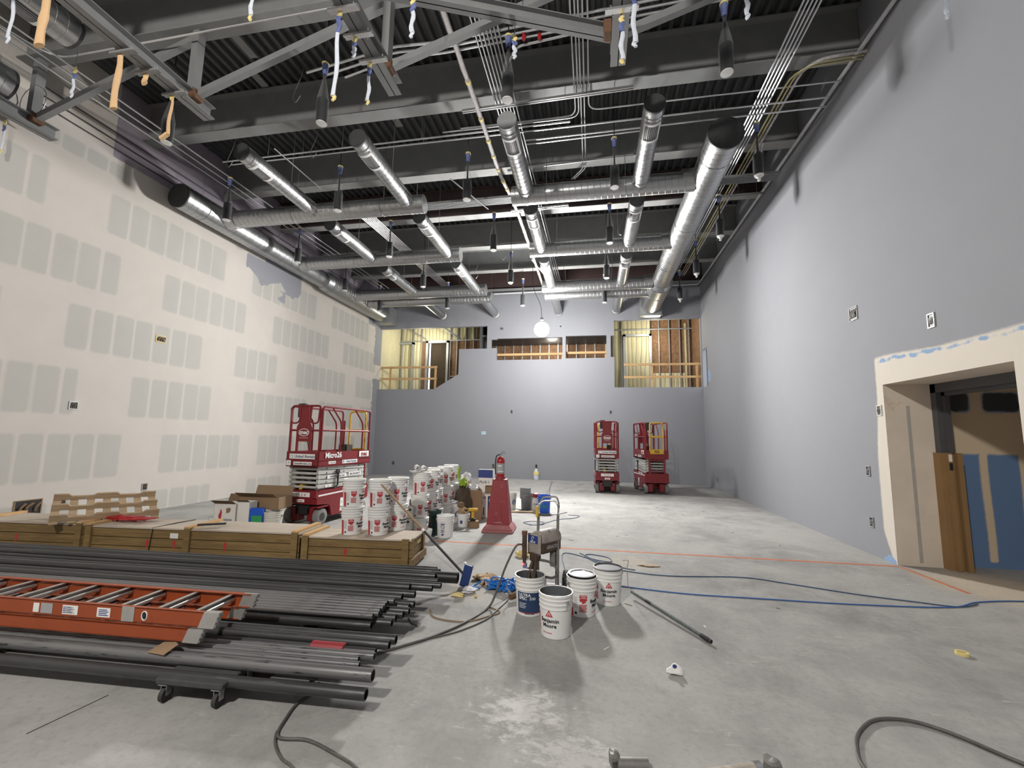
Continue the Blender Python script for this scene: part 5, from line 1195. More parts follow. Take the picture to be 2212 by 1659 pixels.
# ladder: two nested fibreglass sections lying on the pipes
def ladder_part(t, y0, y1, x0, x1, z, h, rung_x, pre):
    for y, s in ((y0, 1), (y1, -1)):
        mb = MB().box((x0, y-.003, z), (x1, y+.003, z+h)).box((x0, y-.003, z), (x1, y+s*.032, z+.006)).box((x0, y-.003, z+h-.006), (x1, y+s*.032, z+h)); mb.build('side_rail', 'orange', t, False)
        f = MB(); a = .0 if pre else 0
        f.add([(x1-.10, y-.006, z-.004), (x1+.02, y-.006, z-.004), (x1+.055, y-.006, z+h+.004), (x1-.06, y-.006, z+h+.004), (x1-.10, y+.006+s*.03, z-.004), (x1+.02, y+.006+s*.03, z-.004), (x1+.055, y+.006+s*.03, z+h+.004), (x1-.06, y+.006+s*.03, z+h+.004)], [(0, 1, 2, 3), (7, 6, 5, 4), (0, 4, 5, 1), (1, 5, 6, 2), (2, 6, 7, 3), (3, 7, 4, 0)])
        ft = f.build('foot_cap', 'alu', t, False); pad = MB()
        for i in range(3):
            for j in range(3):
                q = (i+.5)/3; xx = x1+.02+.035*q; zz = z-.004+(h+.008)*q; yy = y-.006+(.012+s*.03 if s > 0 else 0)*0+(s*.036+.012*0)*(j+.5)/3+(0 if s > 0 else .012)*(1-(j+.5)/3)
                pad.box((xx-.002, yy-.004, zz-.009), (xx+.010, yy+.004, zz+.009))
        pad.build('foot_treads', 'rubber', ft, False)
    for x in rung_x:
        mb = MB().bbox((x-.017, y0+.004, z+h*.35), (x+.017, y1-.004, z+h*.35+.028), .006).box((x-.02, y0+.004, z+h*.86), (x+.014, y1-.004, z+h*.92)).box((x-.02, y0+.004, z+h*.35), (x-.016, y1-.004, z+h*.92)); mb.build('rung', 'alu', t, False)
t = thing('extension_ladder', 'orange fibreglass extension ladder lying across the pipe pile', 'ladder', (-2.62, 2.80, .292), PA)
ladder_part(t, 0, .40, -4.6, 0, .098, .098, [-.16-.305*i for i in range(14)], 1)
ladder_part(t, -.012, .412, -4.6, -.10, 0, .085, [-.30-.305*i for i in range(13)], 0)
X = lambda x, z: frame((x, -.0041, z), (1, 0, 0), (0, 0, 1))
for x, w_ in ((-1.43, .05), (-1.14, .13), (-.86, .11)): MB().box((-w_/2, -.032, 0), (w_/2, .032, .0008), X(x, .147)).build('warning_label', 'paper', t, False)
MB().box((-.05, -.035, 0), (.05, .035, .0008), X(-1.34, .147)).build('dark_label', 'ink_grey', t, False)
MB().box((-.05, -.05, 0), (.05, .05, .002), X(-.66, .15)).build('rung_plate', 'alu', t, False)
mb = MB().tube([Vector((-.525+.022*math.cos(i*PI/8), -.006, .147+.03*math.sin(i*PI/8))) for i in range(16)], .004, 4, True); mb.build('rail_emblem', 'ink_white', t); MB().box((-.02, -.024, 0), (.016, .024, .0009), X(-.525, .147)).build('emblem_ground', 'ink', t, False)
for i in range(3):
    mb = MB()
    for k in range(4): mb.box((-.04, -.02+.012*k, 0), (.04-.012*(k % 2), -.014+.012*k, .0014), X((-1.14, -.86, -1.16)[i], .145))
    mb.build('label_print', 'ink_blue' if i else 'ink_grey', t, False)
props(MB().add([(-.10, -.05, 0), (.05, -.06, 0), (.10, .0, .05), (-.02, .05, .06)], [(0, 1, 2, 3)]).build('paper_scrap', 'card', None, False, (-2.93, 2.76, .232)), 'brown paper scrap caught under the ladder foot', 'paper scrap')

# ================================================================ scissor lifts
def scissor_lift(label, loc, rz):
    t = thing('scissor_lift', label, 'scissor lift', loc, rz); L = 1.72; W = .37
    sk = [(.03, .40), (.03, .62), (.10, .655), (1.66, .655), (1.70, .60), (1.70, .36), (1.62, .33), (1.34, .33), (1.28, .14), (.48, .14), (.42, .33), (.36, .37)]
    mb = MB()
    for s in (-1, 1):
        X_ = Matrix(((1, 0, 0, 0), (0, 0, -s, s*W), (0, 1, 0, 0), (0, 0, 0, 1))); mb.prism(sk, 0, .05, X_)
    mb.box((.03, -W+.05, .40), (.08, W-.05, .655)).box((1.64, -W+.05, .36), (1.70, W-.05, .655)).box((.08, -W+.05, .42), (1.64, W-.05, .60)).box((.45, -W+.06, .16), (1.3, W-.06, .42))
    mb.box((-.01, -W, .52), (.03, -W+.10, .66)).box((-.01, W-.10, .52), (.03, W, .66)).build('chassis', 'lift_red', t, False)
    MB().box((.45, -.28, .10), (1.32, .28, .16)).box((.10, -.16, .20), (.44, .16, .41)).build('undercarriage', 'black', t, False)
    for x in (.19, 1.50):
        for s in (-1, 1):
            wh = MB().lathe([(.06, -.055), (.135, -.055), (.155, -.045), (.16, -.03), (.16, .03), (.155, .045), (.135, .055), (.06, .055)], 26, T((x, s*.325, .16)) @ Matrix.Rotation(PI/2, 4, 'X')).build('wheel', 'rubber', t)
            MB().cyl((x, s*.325-.058, .16), (x, s*.325+.058, .16), .075, n=16).build('hub', 'dark_rubber', wh)
            MB().bbox((x-.09, s*.325-(.065 if s > 0 else -.065)-(.16 if s > 0 else 0), .06), (x+.11, s*.325-(.065 if s > 0 else -.065)+(0 if s > 0 else .16), .33), .015).build('wheel_yoke', 'lift_red', t)
            if x < 1: MB().box((x-.16, s*.325-.075, .335), (x+.14, s*.325+.075, .36)).build('fender', 'lift_red', t, False)
    st = MB()
    for s in (-1, 1):
        X_ = Matrix(((1, 0, 0, 0), (0, 0, -s, s*(W+.0015)), (0, 1, 0, 0), (0, 0, 0, 1))); st.prism([(.06, .545), (1.64, .575), (1.64, .60), (.06, .575)], 0, .002, X_)
    st.build('side_stripe', 'ink_white', t, False)
    # folded scissor arms
    for k in range(5):
        z = .665+.088*k; mb = MB()
        for s in (-1, 1):
            for o_, a, b in ((0, .10, 1.52), (.055, .16, 1.58)):
                y = s*(.315-o_); d_ = .02*(1 if o_ else -1)
                mb.add([(a, y-.02, z-d_+.01), (b, y-.02, z+d_+.01), (b, y+.02, z+d_+.01), (a, y+.02, z-d_+.01), (a, y-.02, z-d_+.082), (b, y-.02, z+d_+.082), (b, y+.02, z+d_+.082), (a, y+.02, z-d_+.082)], [(3, 2, 1, 0), (4, 5, 6, 7), (0, 1, 5, 4), (1, 2, 6, 5), (2, 3, 7, 6), (3, 0, 4, 7)])
                for x in (a, b): mb.cyl((x, y-.021, z+.045+(d_ if x == b else -d_)), (x, y+.021, z+.045+(d_ if x == b else -d_)), .042, n=14)
        for x in (.12, .84, 1.55): mb.cyl((x, -.30, z+.04), (x, .30, z+.04), .026, n=10)
        ar = mb.build('scissor_arms', 'lift_grey', t, True, None, .4)
        pn = MB()
        for s in (-1, 1):
            for x in (.30, .84, 1.36): pn.cyl((x, s*.333, z+.045), (x, s*.340, z+.045), .014, n=8)
        pn.build('pivot_pins', 'black', ar)
    MB().cyl((.25, .0, .72), (1.1, .0, .95), .045, n=14).build('lift_cylinder', 'black', t); MB().cyl((.10, .08, .705), (.26, .08, .705), .05, n=14).build('cylinder_collar', 'yellow', t)
    mb = MB(); mb.tube([(.52, -.36, .655), (.62, -.365, .72), (.62, -.365, .95)], .018, 6).bbox((.55, -.385, .95), (.66, -.345, 1.02), .008); mb.build('prop_lever', 'black', t)
    mb = MB(); mb.tube([(.52, .36, .655), (.62, .365, .72), (.62, .365, .95)], .018, 6).bbox((.55, .345, .95), (.66, .385, 1.02), .008); mb.build('prop_lever', 'black', t)
    # platform
    mb = MB().box((0, -W, 1.10), (.02, W, 1.39)).box((L-.02, -W, 1.10), (L, W, 1.39)).box((0, -W, 1.10), (L, -W+.02, 1.39)).box((0, W-.02, 1.10), (L, W, 1.39)).box((0, -W, 1.10), (L, W, 1.13)); mb.box((-.012, -W-.012, 1.225), (L+.012, W+.012, 1.24)); mb.build('platform', 'lift_red', t, False)
    MB().box((.02, -W+.02, 1.13), (L-.02, W-.02, 1.20)).build('deck', 'lift_grey', t, False)
    R = .021
    def loop(name, pts, m='lift_red', r=R): return MB().tube(bend(pts, .09, 5), r, 9).build(name, m, t)
    for s in (-1, 1):
        y = s*(W-.015)
        loop('side_guard_rail', [(.05, y, 1.39), (.05, y, 2.27), (1.66, y, 2.27), (1.66, y, 1.39)]); MB().cyl((.05, y, 1.81), (1.66, y, 1.81), R*.9, n=9).build('mid_rail', 'lift_red', t)
        for x in (.36, 1.12): loop('diagonal_stay', [(x, y-s*.012, 2.26), (x+.30, y-s*.012, 1.98), (x+.30, y-s*.012, 1.39)], r=.018)
    loop('end_guard_rail', [(.02, -W+.03, 1.39), (.02, -W+.03, 2.28), (.02, W-.03, 2.28), (.02, W-.03, 1.39)]); MB().cyl((.02, -W+.03, 1.80), (.02, W-.03, 1.80), R*.9, n=9).build('mid_rail', 'lift_red', t)
    for s in (-1, 1): loop('grab_loop', [(-.01, s*.10, 2.27), (-.01, s*.12, 1.95), (-.01, s*.31, 1.93), (-.01, s*.33, 2.24)], r=.016)
    mb = MB(); Xe = Matrix(((0, 0, 1, -.012), (1, 0, 0, 0), (0, 1, 0, 0), (0, 0, 0, 1)))
    mb.prism([(-.155, 2.26), (-.125, 1.95), (-.175, 1.87), (-.175, 1.585), (.175, 1.585), (.175, 1.87), (.125, 1.95), (.155, 2.26)], 0, .02, Xe); mb.box((-.012, -.175, 1.39), (.008, -.125, 1.59)).box((-.012, .125, 1.39), (.008, .175, 1.59)); mb.build('control_panel_plate', 'lift_red', t, False)
    F = lambda y, z, x=-.0135: frame((x, y, z), (0, -1, 0), (0, 0, 1))
    MB().tube([F(0, 1.76) @ Vector((.115*math.cos(i*PI/12), .068*math.sin(i*PI/12), 0)) for i in range(24)], .006, 5, True).text('mec', .115, F(0, 1.762), .03, .1).build('oval_emblem', 'ink_white', t)
    MB().text('AERIAL WORK PLATFORMS', .016, F(0, 1.655), .01).build('emblem_line', 'ink_white', t, False)
    MB().bbox((.03, .06, 2.05), (.14, .22, 2.33), .015).tube([(.08, .1, 2.1), (.10, .12, 1.9), (.05, .05, 1.75), (.10, -.02, 1.55), (.2, 0, 1.22)], .012, 6).build('control_box', 'black', t)
    MB().bbox((.05, .05, 1.21), (.30, .28, 1.38), .01).build('tool_tray', 'black', t); MB().bbox((1.0, -.25, 1.20), (1.22, -.05, 1.52), .012).build('battery_box', 'brown_cloth', t)
    # gate at the far end
    loop('gate_frame', [(L+.01, -.21, 1.36), (L+.01, -.21, 2.26), (L+.01, .21, 2.26), (L+.01, .21, 1.36)], 'yellow', .022); MB().box((L-.0, -.21, 1.27), (L+.03, .21, 1.42)).box((L, -.21, 1.79), (L+.02, .21, 1.85)).build('gate_panel', 'yellow', t, False)
    G = lambda y, z, x=L+.0312: frame((x, y, z), (0, 1, 0), (0, 0, 1))
    MB().tube([G(0, 1.345) @ Vector((.075*math.cos(i*PI/10), .042*math.sin(i*PI/10), 0)) for i in range(20)], .006, 5, True).text('mec', .07, G(0, 1.346), .03).build('gate_emblem', 'ink', t)
    for y in (-.33, .33): MB().cyl((L-.02, y, 1.39), (L-.02, y, 2.05), R, n=9).build('gate_post', 'lift_red', t)
    mb = MB()
    for y in (-.23, .23): mb.box((L-.01, y-.025, .655), (L+.02, y+.025, 1.08))
    mb.box((L-.01, -.23, 1.04), (L+.02, .23, 1.08)).box((L-.01, -.23, .70), (L+.02, .23, .73)); mb.build('entry_ladder', 'lift_red', t, False)
    # decals
    def plate(name, fr_, wd, ht, txt, sz, m='ink_white', tm='ink', shear=.2, bold=.02, dx=0, ring=False):
        o = MB().box((-wd/2, -ht/2, 0), (wd/2, ht/2, .0015), fr_).build(name, m, t, False)
        if txt: MB().text(txt, sz, fr_ @ T((dx, -.002, .002)), bold, shear).build(name+'_lettering', tm, o, False)
        if ring: MB().tube([fr_ @ Vector((-wd/2+ht*.55+ht*.26*math.cos(i*PI/6), ht*.30*math.sin(i*PI/6), .002)) for i in range(12)], .004, 4, True).build(name+'_ring', 'ink_navy', o)
    E2 = lambda y, z: F(y, z, -.0135)
    plate('end_decal', E2(0, 1.30), .58, .095, 'United Rentals', .078, tm='ink_navy', dx=.05, ring=True); plate('web_decal', E2(-.02, 1.165), .42, .065, 'UnitedRentals.com', .052, tm='ink')
    plate('safety_card', E2(.30, 1.17), .10, .10, '!', .07); plate('number_strip', E2(0, .56).__matmul__(T((0, 0, -.0235-.0)) @ T((0, 0, 0))) if False else F(0, .575, .0285), .40, .085, '!  ii  ||  #', .06, tm='ink_red'); plate('maker_strip', F(0, .46, .0285), .17, .055, 'mec', .05, tm='ink_red')
    for s in (-1, 1):
        sd = lambda x, z, y=W+.001: frame((x, s*y, z), (-s, 0, 0), (0, 0, 1))
        near = .48 if s < 0 else .48
        q = MB().text('Micro26', .15, sd(.42, 1.315, W+.0135), .03); q.build('model_lettering', 'ink_white', t, False)
        plate('maker_plate', sd(1.46, 1.315, W+.0135), .36, .12, 'mec', .14, tm='lift_red', shear=0, bold=.04)
        plate('rental_plate', sd(.98, 1.175), .52, .075, 'United Rentals', .06, tm='ink_navy', dx=.04, ring=True); plate('serial_plate', sd(.40, 1.175), .22, .055, '11907998', .045, m='ink_white', tm='ink_grey', shear=0)
        plate('arm_decal', sd(.62, .895, .342), .60, .075, 'UnitedRentals.com', .062); plate('phone_decal', sd(1.22, .90, .342), .44, .075, '800-UR-RENTS', .058)
        plate('chassis_decal', sd(1.05, .625), .52, .05, 'United Rentals', .042, tm='ink_navy', dx=.04, ring=True); plate('warning_card', sd(.80, .36), .14, .17, '= -', .05, shear=0); plate('blue_card', sd(.94, .36), .10, .14, None, .03, m='ink_navy'); plate('small_card', sd(.79, .22), .12, .07, None, .03)
        plate('arm_warning', sd(.36, .72, .342), .18, .05, 'I I I', .04, tm='ink_red', shear=0)
    return t
l1 = scissor_lift('large red scissor lift nearest the camera beside the taped drywall', (-5.52, 7.70, 0), math.radians(85.5))
dup(l1, (.46, 14.55, 0), math.radians(91.5), 'red scissor lift before the far wall showing its solid end panel', skip=('model_lettering', 'serial_plate'))
dup(l1, (1.80, 16.42, 0), math.radians(-83), 'red scissor lift before the far wall with a yellow gate facing the camera', skip=('model_lettering',))

# ================================================================ paint sprayer on its cart
so = Vector((-.52, 5.0, 0)); t = thing('paint_sprayer', 'paint-spattered airless sprayer on a two-wheeled cart', 'paint sprayer', so)
def rel(mb): mb.v = [tuple(Vector(v)-so) for v in mb.v]; return mb
for x, z in ((-.615, .90), (-.395, .90)):
    rel(MB().cyl((x, 5.05, .08), (x+.005, 5.05, .62), .022, n=12)).build('post_sleeve', 'post_steel', t); rel(MB().cyl((x+.005, 5.05, .60), (x+.01, 5.05, z), .0155, n=10)).build('post', 'post_steel', t)
for dy, dz in ((0, .0), (.10, .03)):
    rel(MB().tube(bend([(-.605, 5.05, .88), (-.60, 5.0+dy*.6, .98+dz), (-.565, 5.03+dy, 1.035+dz), (-.41, 5.03+dy, 1.045+dz), (-.375, 5.0+dy*.6, .98+dz), (-.385, 5.05, .88)], .035, 4), .0105, 8)).build('handle_bar', 'chrome', t)
rel(MB().bbox((-.63, 4.99, .86), (-.60, 5.02, .98), .006)).build('gun_tag', 'yellow', t)
Rz = Matrix.Rotation(-.62, 4, 'Z')
def loc_(mb, c, rz=Rz): mb.v = [tuple(rz @ Vector(v)+Vector(c)-so) for v in mb.v]; return mb
mc = (-.60, 4.90, 0)
loc_(MB().lathe([(.085, -.02), (.098, 0), (.10, .02), (.10, .26), (.094, .30), (.07, .32)], 20, T((0, 0, .635)) @ Matrix.Rotation(-PI/2, 4, 'X'), 1, 1), mc).build('motor_housing', 'sprayer', t)
loc_(MB().bbox((-.10, -.03, .50), (.10, .30, .63), .02), mc).build('lower_housing', 'sprayer_dark', t)
loc_(MB().bbox((-.095, -.065, .49), (.095, -.02, .71), .022), mc).build('front_cover', 'sprayer', t)
Xf = frame((0, -.0665, .648), (1, 0, 0), (0, 0, 1))
loc_(MB().bbox((-.072, -.034, 0), (.072, .046, .002), .0005, Xf), mc).build('name_plate', 'ink_blue', t); loc_(MB().tube([Xf @ Vector((.020*math.cos(i*PI/7)*.8, .014+.020*math.sin(i*PI/7), .003)) for i in range(12)], .003, 4).text('GRACO', .022, Xf @ T((0, -.022, .003)), .03), mc).build('name_plate_lettering', 'ink_white', t, False)
loc_(MB().text('GRACO', .05, frame((.1015, .13, .565), (0, 1, 0), (0, 0, 1)), .03, .2), mc).build('side_lettering', 'ink_grey', t, False)
loc_(MB().bbox((-.05, -.075, .42), (.05, .02, .52), .012).cyl((0, -.03, .43), (0, -.03, .27), .03, n=12), mc).build('pump_body', 'sprayer_dark', t)
rel(MB().cyl((-.725, 4.82, .46), (-.725, 4.82, .72), .026, n=12).cyl((-.725, 4.82, .40), (-.725, 4.82, .46), .018, n=10)).build('filter_tube', 'sprayer_dark', t)
rel(MB().cyl((-.725, 4.82, .70), (-.725, 4.82, .745), .03, n=12)).build('filter_cap', 'rust', t)
for i, P in enumerate(([(-.64, 4.82, .42), (-.66, 4.74, .34), (-.66, 4.67, .26)], [(-.60, 4.83, .42), (-.60, 4.70, .34), (-.605, 4.63, .26)], [(-.56, 4.86, .44), (-.44, 4.82, .43), (-.36, 4.76, .36), (-.41, 4.72, .31), (-.52, 4.66, .33), (-.565, 4.64, .27)])):
    rel(MB().tube(smooth_path(P, 5), .018 if i < 2 else .013, 8)).build('suction_hose', 'sprayer_dark' if i < 2 else 'hose', t)
rel(MB().bbox((-.74, 4.80, .36), (-.70, 4.86, .41), .006)).build('valve', 'blue_wrap', t); rel(MB().sphere((-.735, 4.79, .405), .011, 8, 6)).build('power_light', 'screen_red', t)
rel(MB().bbox((-.47, 4.99, .34), (-.41, 5.22, .50), .01)).build('cart_plate', 'post_steel', t)
rel(MB().bar((-.66, 5.04, .11), (-.33, 5.07, .11), .05, .03).bar((-.615, 5.05, .62), (-.395, 5.05, .60), .03, .03)).build('cart_cross_bar', 'post_steel', t)
for x in (-.71, -.30):
    w_ = rel(MB().lathe([(.05, -.035), (.11, -.035), (.135, -.025), (.14, 0), (.135, .025), (.11, .035), (.05, .035)], 24, T((x, 5.07, .14)) @ Matrix.Rotation(PI/2, 4, 'Y'))).build('wheel', 'dark_rubber', t)
    mb = MB()
    for i in range(22):
        a = i*2*PI/22
        for j in (-1, 1): mb.bbox((-.012, j*.016-.012, .134), (.010, j*.016+.012, .150), .003, T((x, 5.07, .14)) @ Matrix.Rotation(PI/2, 4, 'Z') @ Matrix.Rotation(a+.14*j, 4, 'Y'))
    rel(mb).build('tyre_tread', 'leather' if 0 else 'dark_rubber', w_, False)
rel(MB().cyl((-.72, 5.07, .14), (-.29, 5.07, .14), .012, n=8)).build('axle', 'steel', t)
# ================================================================ poles, cords, hoses
t = thing('brush_pole', 'floor brush with navy block on a long wooden and black pole leaning on the buckets', 'brush', (-1.47, 5.18, 0))
p0, p1 = Vector((-.03, .03, .12)), Vector((-1.24, .24, 1.10)); pm_ = p0.lerp(p1, .47)
MB().cyl(pm_, p1, .014, n=10).build('wooden_handle', 'handle_wood', t); MB().cyl(p0, pm_, .0155, n=10).build('black_handle', 'black', t); MB().cyl(pm_-(p1-p0)*.012, pm_+(p1-p0)*.012, .0165, n=10).build('ferrule', 'ink_white', t)
mb = MB().bbox((-.05, -.17, 0), (.05, .17, .035), .008); Xb = T((.0, .0, .135)) @ Matrix.Rotation(1.15, 4, 'X') @ Matrix.Rotation(.3, 4, 'Z') @ Matrix.Rotation(PI/2, 4, 'Z') ; 
Xb = T((.015, -.02, .135)) @ Matrix.Rotation(.25, 4, 'Y') @ Matrix.Rotation(PI/2, 4, 'X') @ Matrix.Rotation(PI/2, 4, 'Z')
mb = MB().bbox((-.13, -.05, 0), (.12, .05, .035), .008, Xb); mb.build('brush_block', 'navy', t); MB().bbox((-.128, -.047, -.03), (.118, .047, -.001), .004, Xb).build('bristles', 'dark_rubber', t)
MB().tube(smooth_path([p0+Vector((-.10, .02, .10)), (-.06, .04, .26), (0, .02, .25), (.03, 0, .2)], 5), .004, 5).build('brace_wire', 'steel', t)
t = thing('roller_pole', 'paint-spattered extension pole lying on the floor with a bent roller frame', 'roller pole', (.42, 5.28, 0))
a, b_ = Vector((0, -.02, .06)), Vector((.575, -1.03, .026)); MB().tube([a.lerp(b_, i/10) for i in range(11)], .0175, 10).build('pole', 'green_pole', t); MB().tube([b_.lerp(a, .10), b_.lerp(a, .04), b_], [.020, .021, .017], 10).build('end_grip', 'black', t); MB().tube([a.lerp(b_, .22), a.lerp(b_, .30)], .0182, 10).build('collar', 'black', t)
MB().tube(bend([a, (-.035, .05, .10), (-.045, .03, .30), (-.03, -.04, .40), (-.10, -.09, .405)], .03, 4), .0042, 6).build('roller_frame', 'steel', t)
def line(label, pts, r, m, cat, name, k=6, zs=None):
    P = smooth_path([(p[0], p[1], (r+.001) if len(p) < 3 else p[2]) for p in pts], k); return pipe_thing(name, label, cat, P, r, m, n=7)
line('dull blue extension cord snaking from the sprayer to the door side', [(-.34, 5.9), (-.45, 6.9), (-.1, 6.75), (.12, 6.40), (.35, 6.25), (.93, 6.14), (1.86, 6.30), (2.35, 6.17), (2.99, 5.94), (3.51, 5.82), (3.87, 5.76), (4.15, 5.9)], .006, 'cord_dull', 'cord', 'extension_lead')
line('bright blue cord running across the floor into the door alcove', [(.28, 5.62), (.34, 5.59), (1.03, 5.50), (1.86, 5.53), (2.80, 5.58), (3.76, 5.72), (4.20, 5.97), (4.76, 6.13), (5.6, 6.2)], .006, 'cord_blue', 'cord', 'extension_lead')
line('loop of dull blue cord lying beyond the sprayer by the orange line', [(-.2, 7.0), (.0, 6.7), (.25, 6.62), (.2, 6.85), (-.05, 6.95), (-.12, 6.8), (.1, 6.55), (.42, 6.35), (.55, 6.3)], .006, 'cord_dull', 'cord', 'extension_lead')
line('thin grey cord curling on the floor behind the sprayer handle', [(-1.25, 8.9), (-1.0, 9.0), (-1.0, 9.25), (-1.25, 9.3), (-1.4, 9.1), (-1.1, 8.95), (-.75, 9.6), (-.4, 9.9), (-.3, 10.2), (-.55, 10.25)], .006, 'cord_dull', 'cord', 'grey_lead')
line('thin black cord along the floor by the blue bucket', [(-2.0, 10.9), (-1.6, 10.55), (-1.2, 10.1), (-.85, 10.2), (-.6, 10.6)], .006, 'black', 'cord', 'black_lead')
line('thick paint hose arching from the sprayer down to the front pipes', [(-.73, 4.80, .60), (-.80, 4.74, .60), (-.90, 4.70, .40), (-1.00, 4.66, .12), (-1.06, 4.56, .013), (-1.20, 4.16), (-1.39, 3.83), (-1.57, 3.62), (-1.78, 3.38), (-1.95, 3.1), (-1.95, 2.95)], .0115, 'hose', 'hose', 'paint_hose')
line('thinner hose lying beside the paint hose with a rusty gun at its end', [(-.86, 4.88, .05), (-.91, 4.80), (-.96, 4.55), (-1.01, 4.31), (-1.2, 4.0), (-1.42, 3.80)], .0065, 'hose', 'hose', 'thin_hose')
t = thing('spray_gun', 'rusty spray gun lying against the blue-labelled bucket', 'spray gun', (-.84, 4.86, .03), .9); MB().cyl((-.05, 0, .02), (.07, 0, .03), .032, .036, 12).build('cup', 'rust', t); MB().tube(smooth_path([(-.02, .02, .05), (-.06, .05, .11), (-.04, .04, .18)], 5), .006, 6).build('lever', 'steel', t)
line('hose looping over the floor below the pipe ends', [(-1.9, 3.0), (-1.85, 2.95), (-1.89, 2.78), (-1.86, 2.62), (-1.79, 2.46), (-1.61, 2.47), (-1.41, 2.41), (-1.22, 2.33), (-1.1, 2.2)], .009, 'hose', 'hose', 'paint_hose')
line('branch of hose bending towards the bottom edge below the pipe ends', [(-1.83, 2.50), (-1.77, 2.41), (-1.66, 2.32), (-1.55, 2.27), (-1.4, 2.15)], .008, 'hose', 'hose', 'paint_hose')
line('dark hose loop in the bottom corner on the bare floor', [(2.6, 2.9), (2.32, 3.10), (2.13, 3.31), (1.95, 3.40), (1.74, 3.36), (1.56, 3.19), (1.47, 3.03), (1.43, 2.90), (1.44, 2.75)], .011, 'hose', 'hose', 'paint_hose')
# heap of blue hose
mb = MB(); P = []
for i in range(150):
    a = i*.42; r = .15+.05*math.sin(i*1.7)+.02*math.cos(i*3.1); P.append((r*math.cos(a)*(1+.15*math.sin(i*.31)), r*.62*math.sin(a+.3*math.sin(i*.2)), .012+.13*hsh(i, 4)*(.4+.6*i/150)))
P += [(-.25, .10, .06), (-.36, .06, .02), (-.40, -.02, .01), (-.30, -.06, .012)]
o = pipe_thing('blue_hose_heap', 'tangled heap of bright blue hose beside the sprayer bucket', 'hose', smooth_path(P, 4), .0095, 'hose_blue', n=6); o.location = (-.98, 5.18, 0)
# orange floor line and odds and ends
o = MB().bar((-9.2, 7.34, .0012), (-2.74, 7.19, .0012), .06, .002).bar((-2.74, 7.19, .0012), (4.29, 7.40, .0012), .06, .002).build('painted_line', 'orange_paint', None, False); props(o, 'worn orange line painted across the concrete floor', 'floor line')
o = MB().bar((4.30, 7.36, .0012), (4.36, 6.3, .0012), .05, .002).build('painted_line', 'orange_paint', None, False); props(o, 'short orange line painted along the door threshold', 'floor line')
props(MB().lathe([(.10, 0), (.10, .004), (.001, .004)], 20).build('floor_drain', 'ink_grey', None, True, (-5.0, 8.05, 0)), 'round drain cover in the floor before the near scissor lift', 'drain')
t = thing('leather_glove', 'tan leather glove lying palm down beside the brush', 'glove', (-1.33, 5.50, 0), .4)
crumple(t, 'palm', 'leather', (0, 0, .03), .055, (1.2, .9, .5), 3, 14)
for i, (a, l) in enumerate(((-.75, .10), (-.35, .13), (-.05, .14), (.25, .12), (1.0, .09))): MB().tube([(.04*math.cos(a), .05*math.sin(a), .03), (.04*math.cos(a)+l*.5*math.cos(a), .05*math.sin(a)+l*.5*math.sin(a), .038), (.04*math.cos(a)+l*math.cos(a*1.1), .05*math.sin(a)+l*math.sin(a*1.1), .018)], [.018, .017, .012], 8).build('finger', 'leather', t)
crumple(t, 'cuff', 'leather', (-.09, -.01, .032), .05, (1.1, 1, .55), 7, 12)
dup(t, (-1.27, 5.36, 0), -.9, 'tan leather glove crumpled nearer the blue hose heap')
def scrap(label, cat, name, m, loc, r, sc, seed): o = crumple(None, name, m, (0, 0, r*sc[2]*.9), r, sc, seed); o.location = loc; return props(o, label, cat)
scrap('crumpled white rag lying below the brush block', 'rag', 'white_rag', 'cloth', (-1.40, 5.0, 0), .085, (1.1, .9, .35), 2)
scrap('small yellowish foam scrap beside the white rag', 'scrap', 'foam_scrap', 'tape_yellow', (-1.46, 4.86, 0), .05, (1.2, .8, .35), 5)
scrap('tiny yellow crumb on the floor beyond the foam scrap', 'scrap', 'yellow_crumb', 'yellow', (-1.26, 4.86, 0), .018, (1, 1, .7), 5)
t = scrap('crumpled white wrapper with a blue mark on the bare floor', 'wrapper', 'paper_wrapper', 'paper', (.60, 3.69, 0), .045, (1.2, 1, .7), 11); MB().sphere((-.005, -.02, .062), .016, 8, 5, (1, .6, .9)).build('blue_mark', 'ink_blue', t)
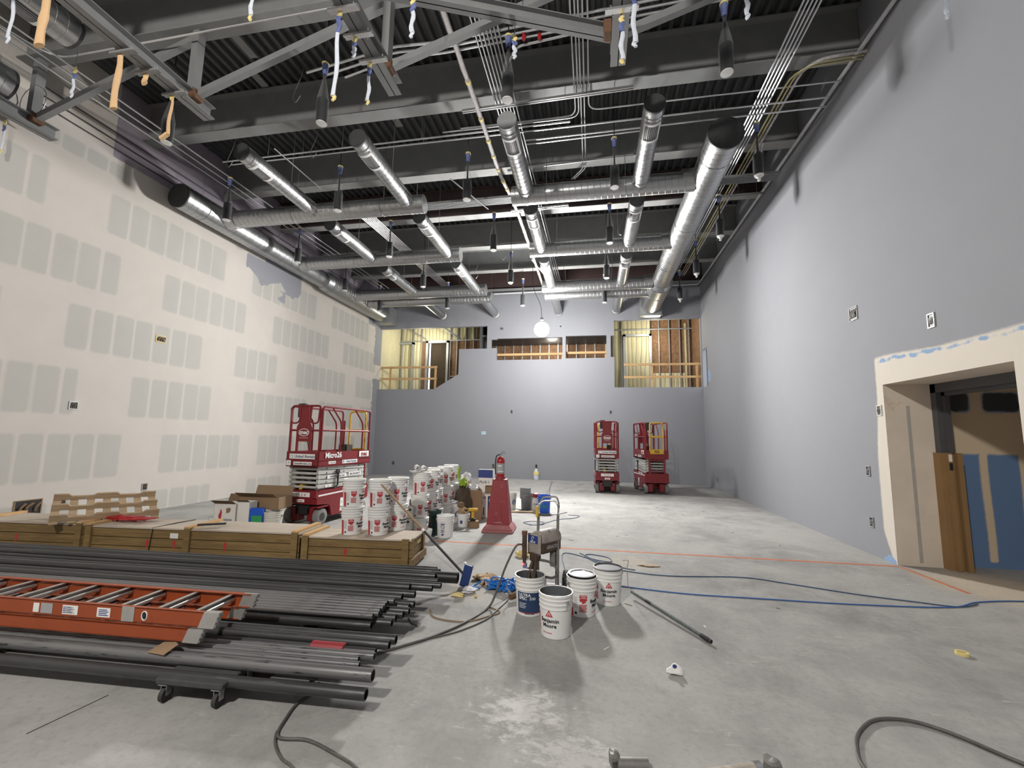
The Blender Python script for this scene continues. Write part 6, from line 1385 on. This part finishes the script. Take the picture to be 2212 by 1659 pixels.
o = MB().lathe([(.030, 0), (.045, 0), (.045, .024), (.030, .024), (.030, 0)], 22).build('tape_roll', 'tape_yellow', None, True, (3.03, 4.52, 0)); props(o, 'roll of beige tape lying on the floor near the door', 'tape roll')
for i, P in enumerate(([(-1.62, 4.42), (-1.5, 4.25), (-1.2, 4.22), (-1.0, 4.40), (-.92, 4.52), (-1.05, 4.62)], [(-1.75, 4.2), (-1.68, 4.1), (-1.6, 4.05)])): line(('reddish strip of torn tape curling on the floor under the paint hose', 'short dark strip of tape by the pipe ends')[i], P, .006, 'card' if i == 0 else 'ink_grey', 'tape strip', 'tape_strip')
scrap('small pile of pale shavings by the orange line', 'debris', 'debris_pile', 'pallet_wood', (.75, 6.55, 0), .09, (1.5, .6, .10), 8); scrap('pink and yellow tangle beside the sprayer on the orange line', 'scrap', 'wrapper_tangle', 'tape_yellow', (-1.02, 6.6, 0), .08, (1.2, .8, .6), 4)
for i in range(26):
    x = -1+hsh(i, 9)*4.9; y = 3.6+hsh(i, 5)*9; a = hsh(i, 3)*6
    props(MB().bar((0, 0, .003), (.03+.06*hsh(i, 8), 0, .004), .012, .004).build('floor_scrap', ['ink_grey', 'card', 'paper', 'card_dark'][i % 4], None, False, (x, y, 0)), 'tiny scrap of debris on the concrete floor', 'debris', 'tiny scraps scattered on the floor').rotation_euler = (0, 0, a)
t = thing('paint_roller', 'dirty paint roller with a crusted pole at the bottom edge of the photo', 'paint roller', (.5, 2.65, 0))
MB().cyl((-.38, -.05, .036), (-.22, -.02, .036), .034, n=18).build('roller_sleeve', 'post_steel', t); crumple(t, 'crusted_end', 'post_steel', (-.40, -.03, .05), .042, (.7, .9, 1.0), 3)
MB().tube([(-.40, -.11, .03), (-.1, -.075, .03), (.2, .04, .03), (.36, .10, .03)], [.018, .019, .021, .022], 10).build('pole', pm('crusted_pole', (.40, .36, .31), .7, 0, var=.3, scale=18), t); crumple(t, 'crusted_grip', 'post_steel', (.43, .13, .03), .045, (.9, 1, .75), 9); MB().cyl((.33, .09, .03), (.37, .105, .03), .026, n=12).build('collar', 'chrome', t)
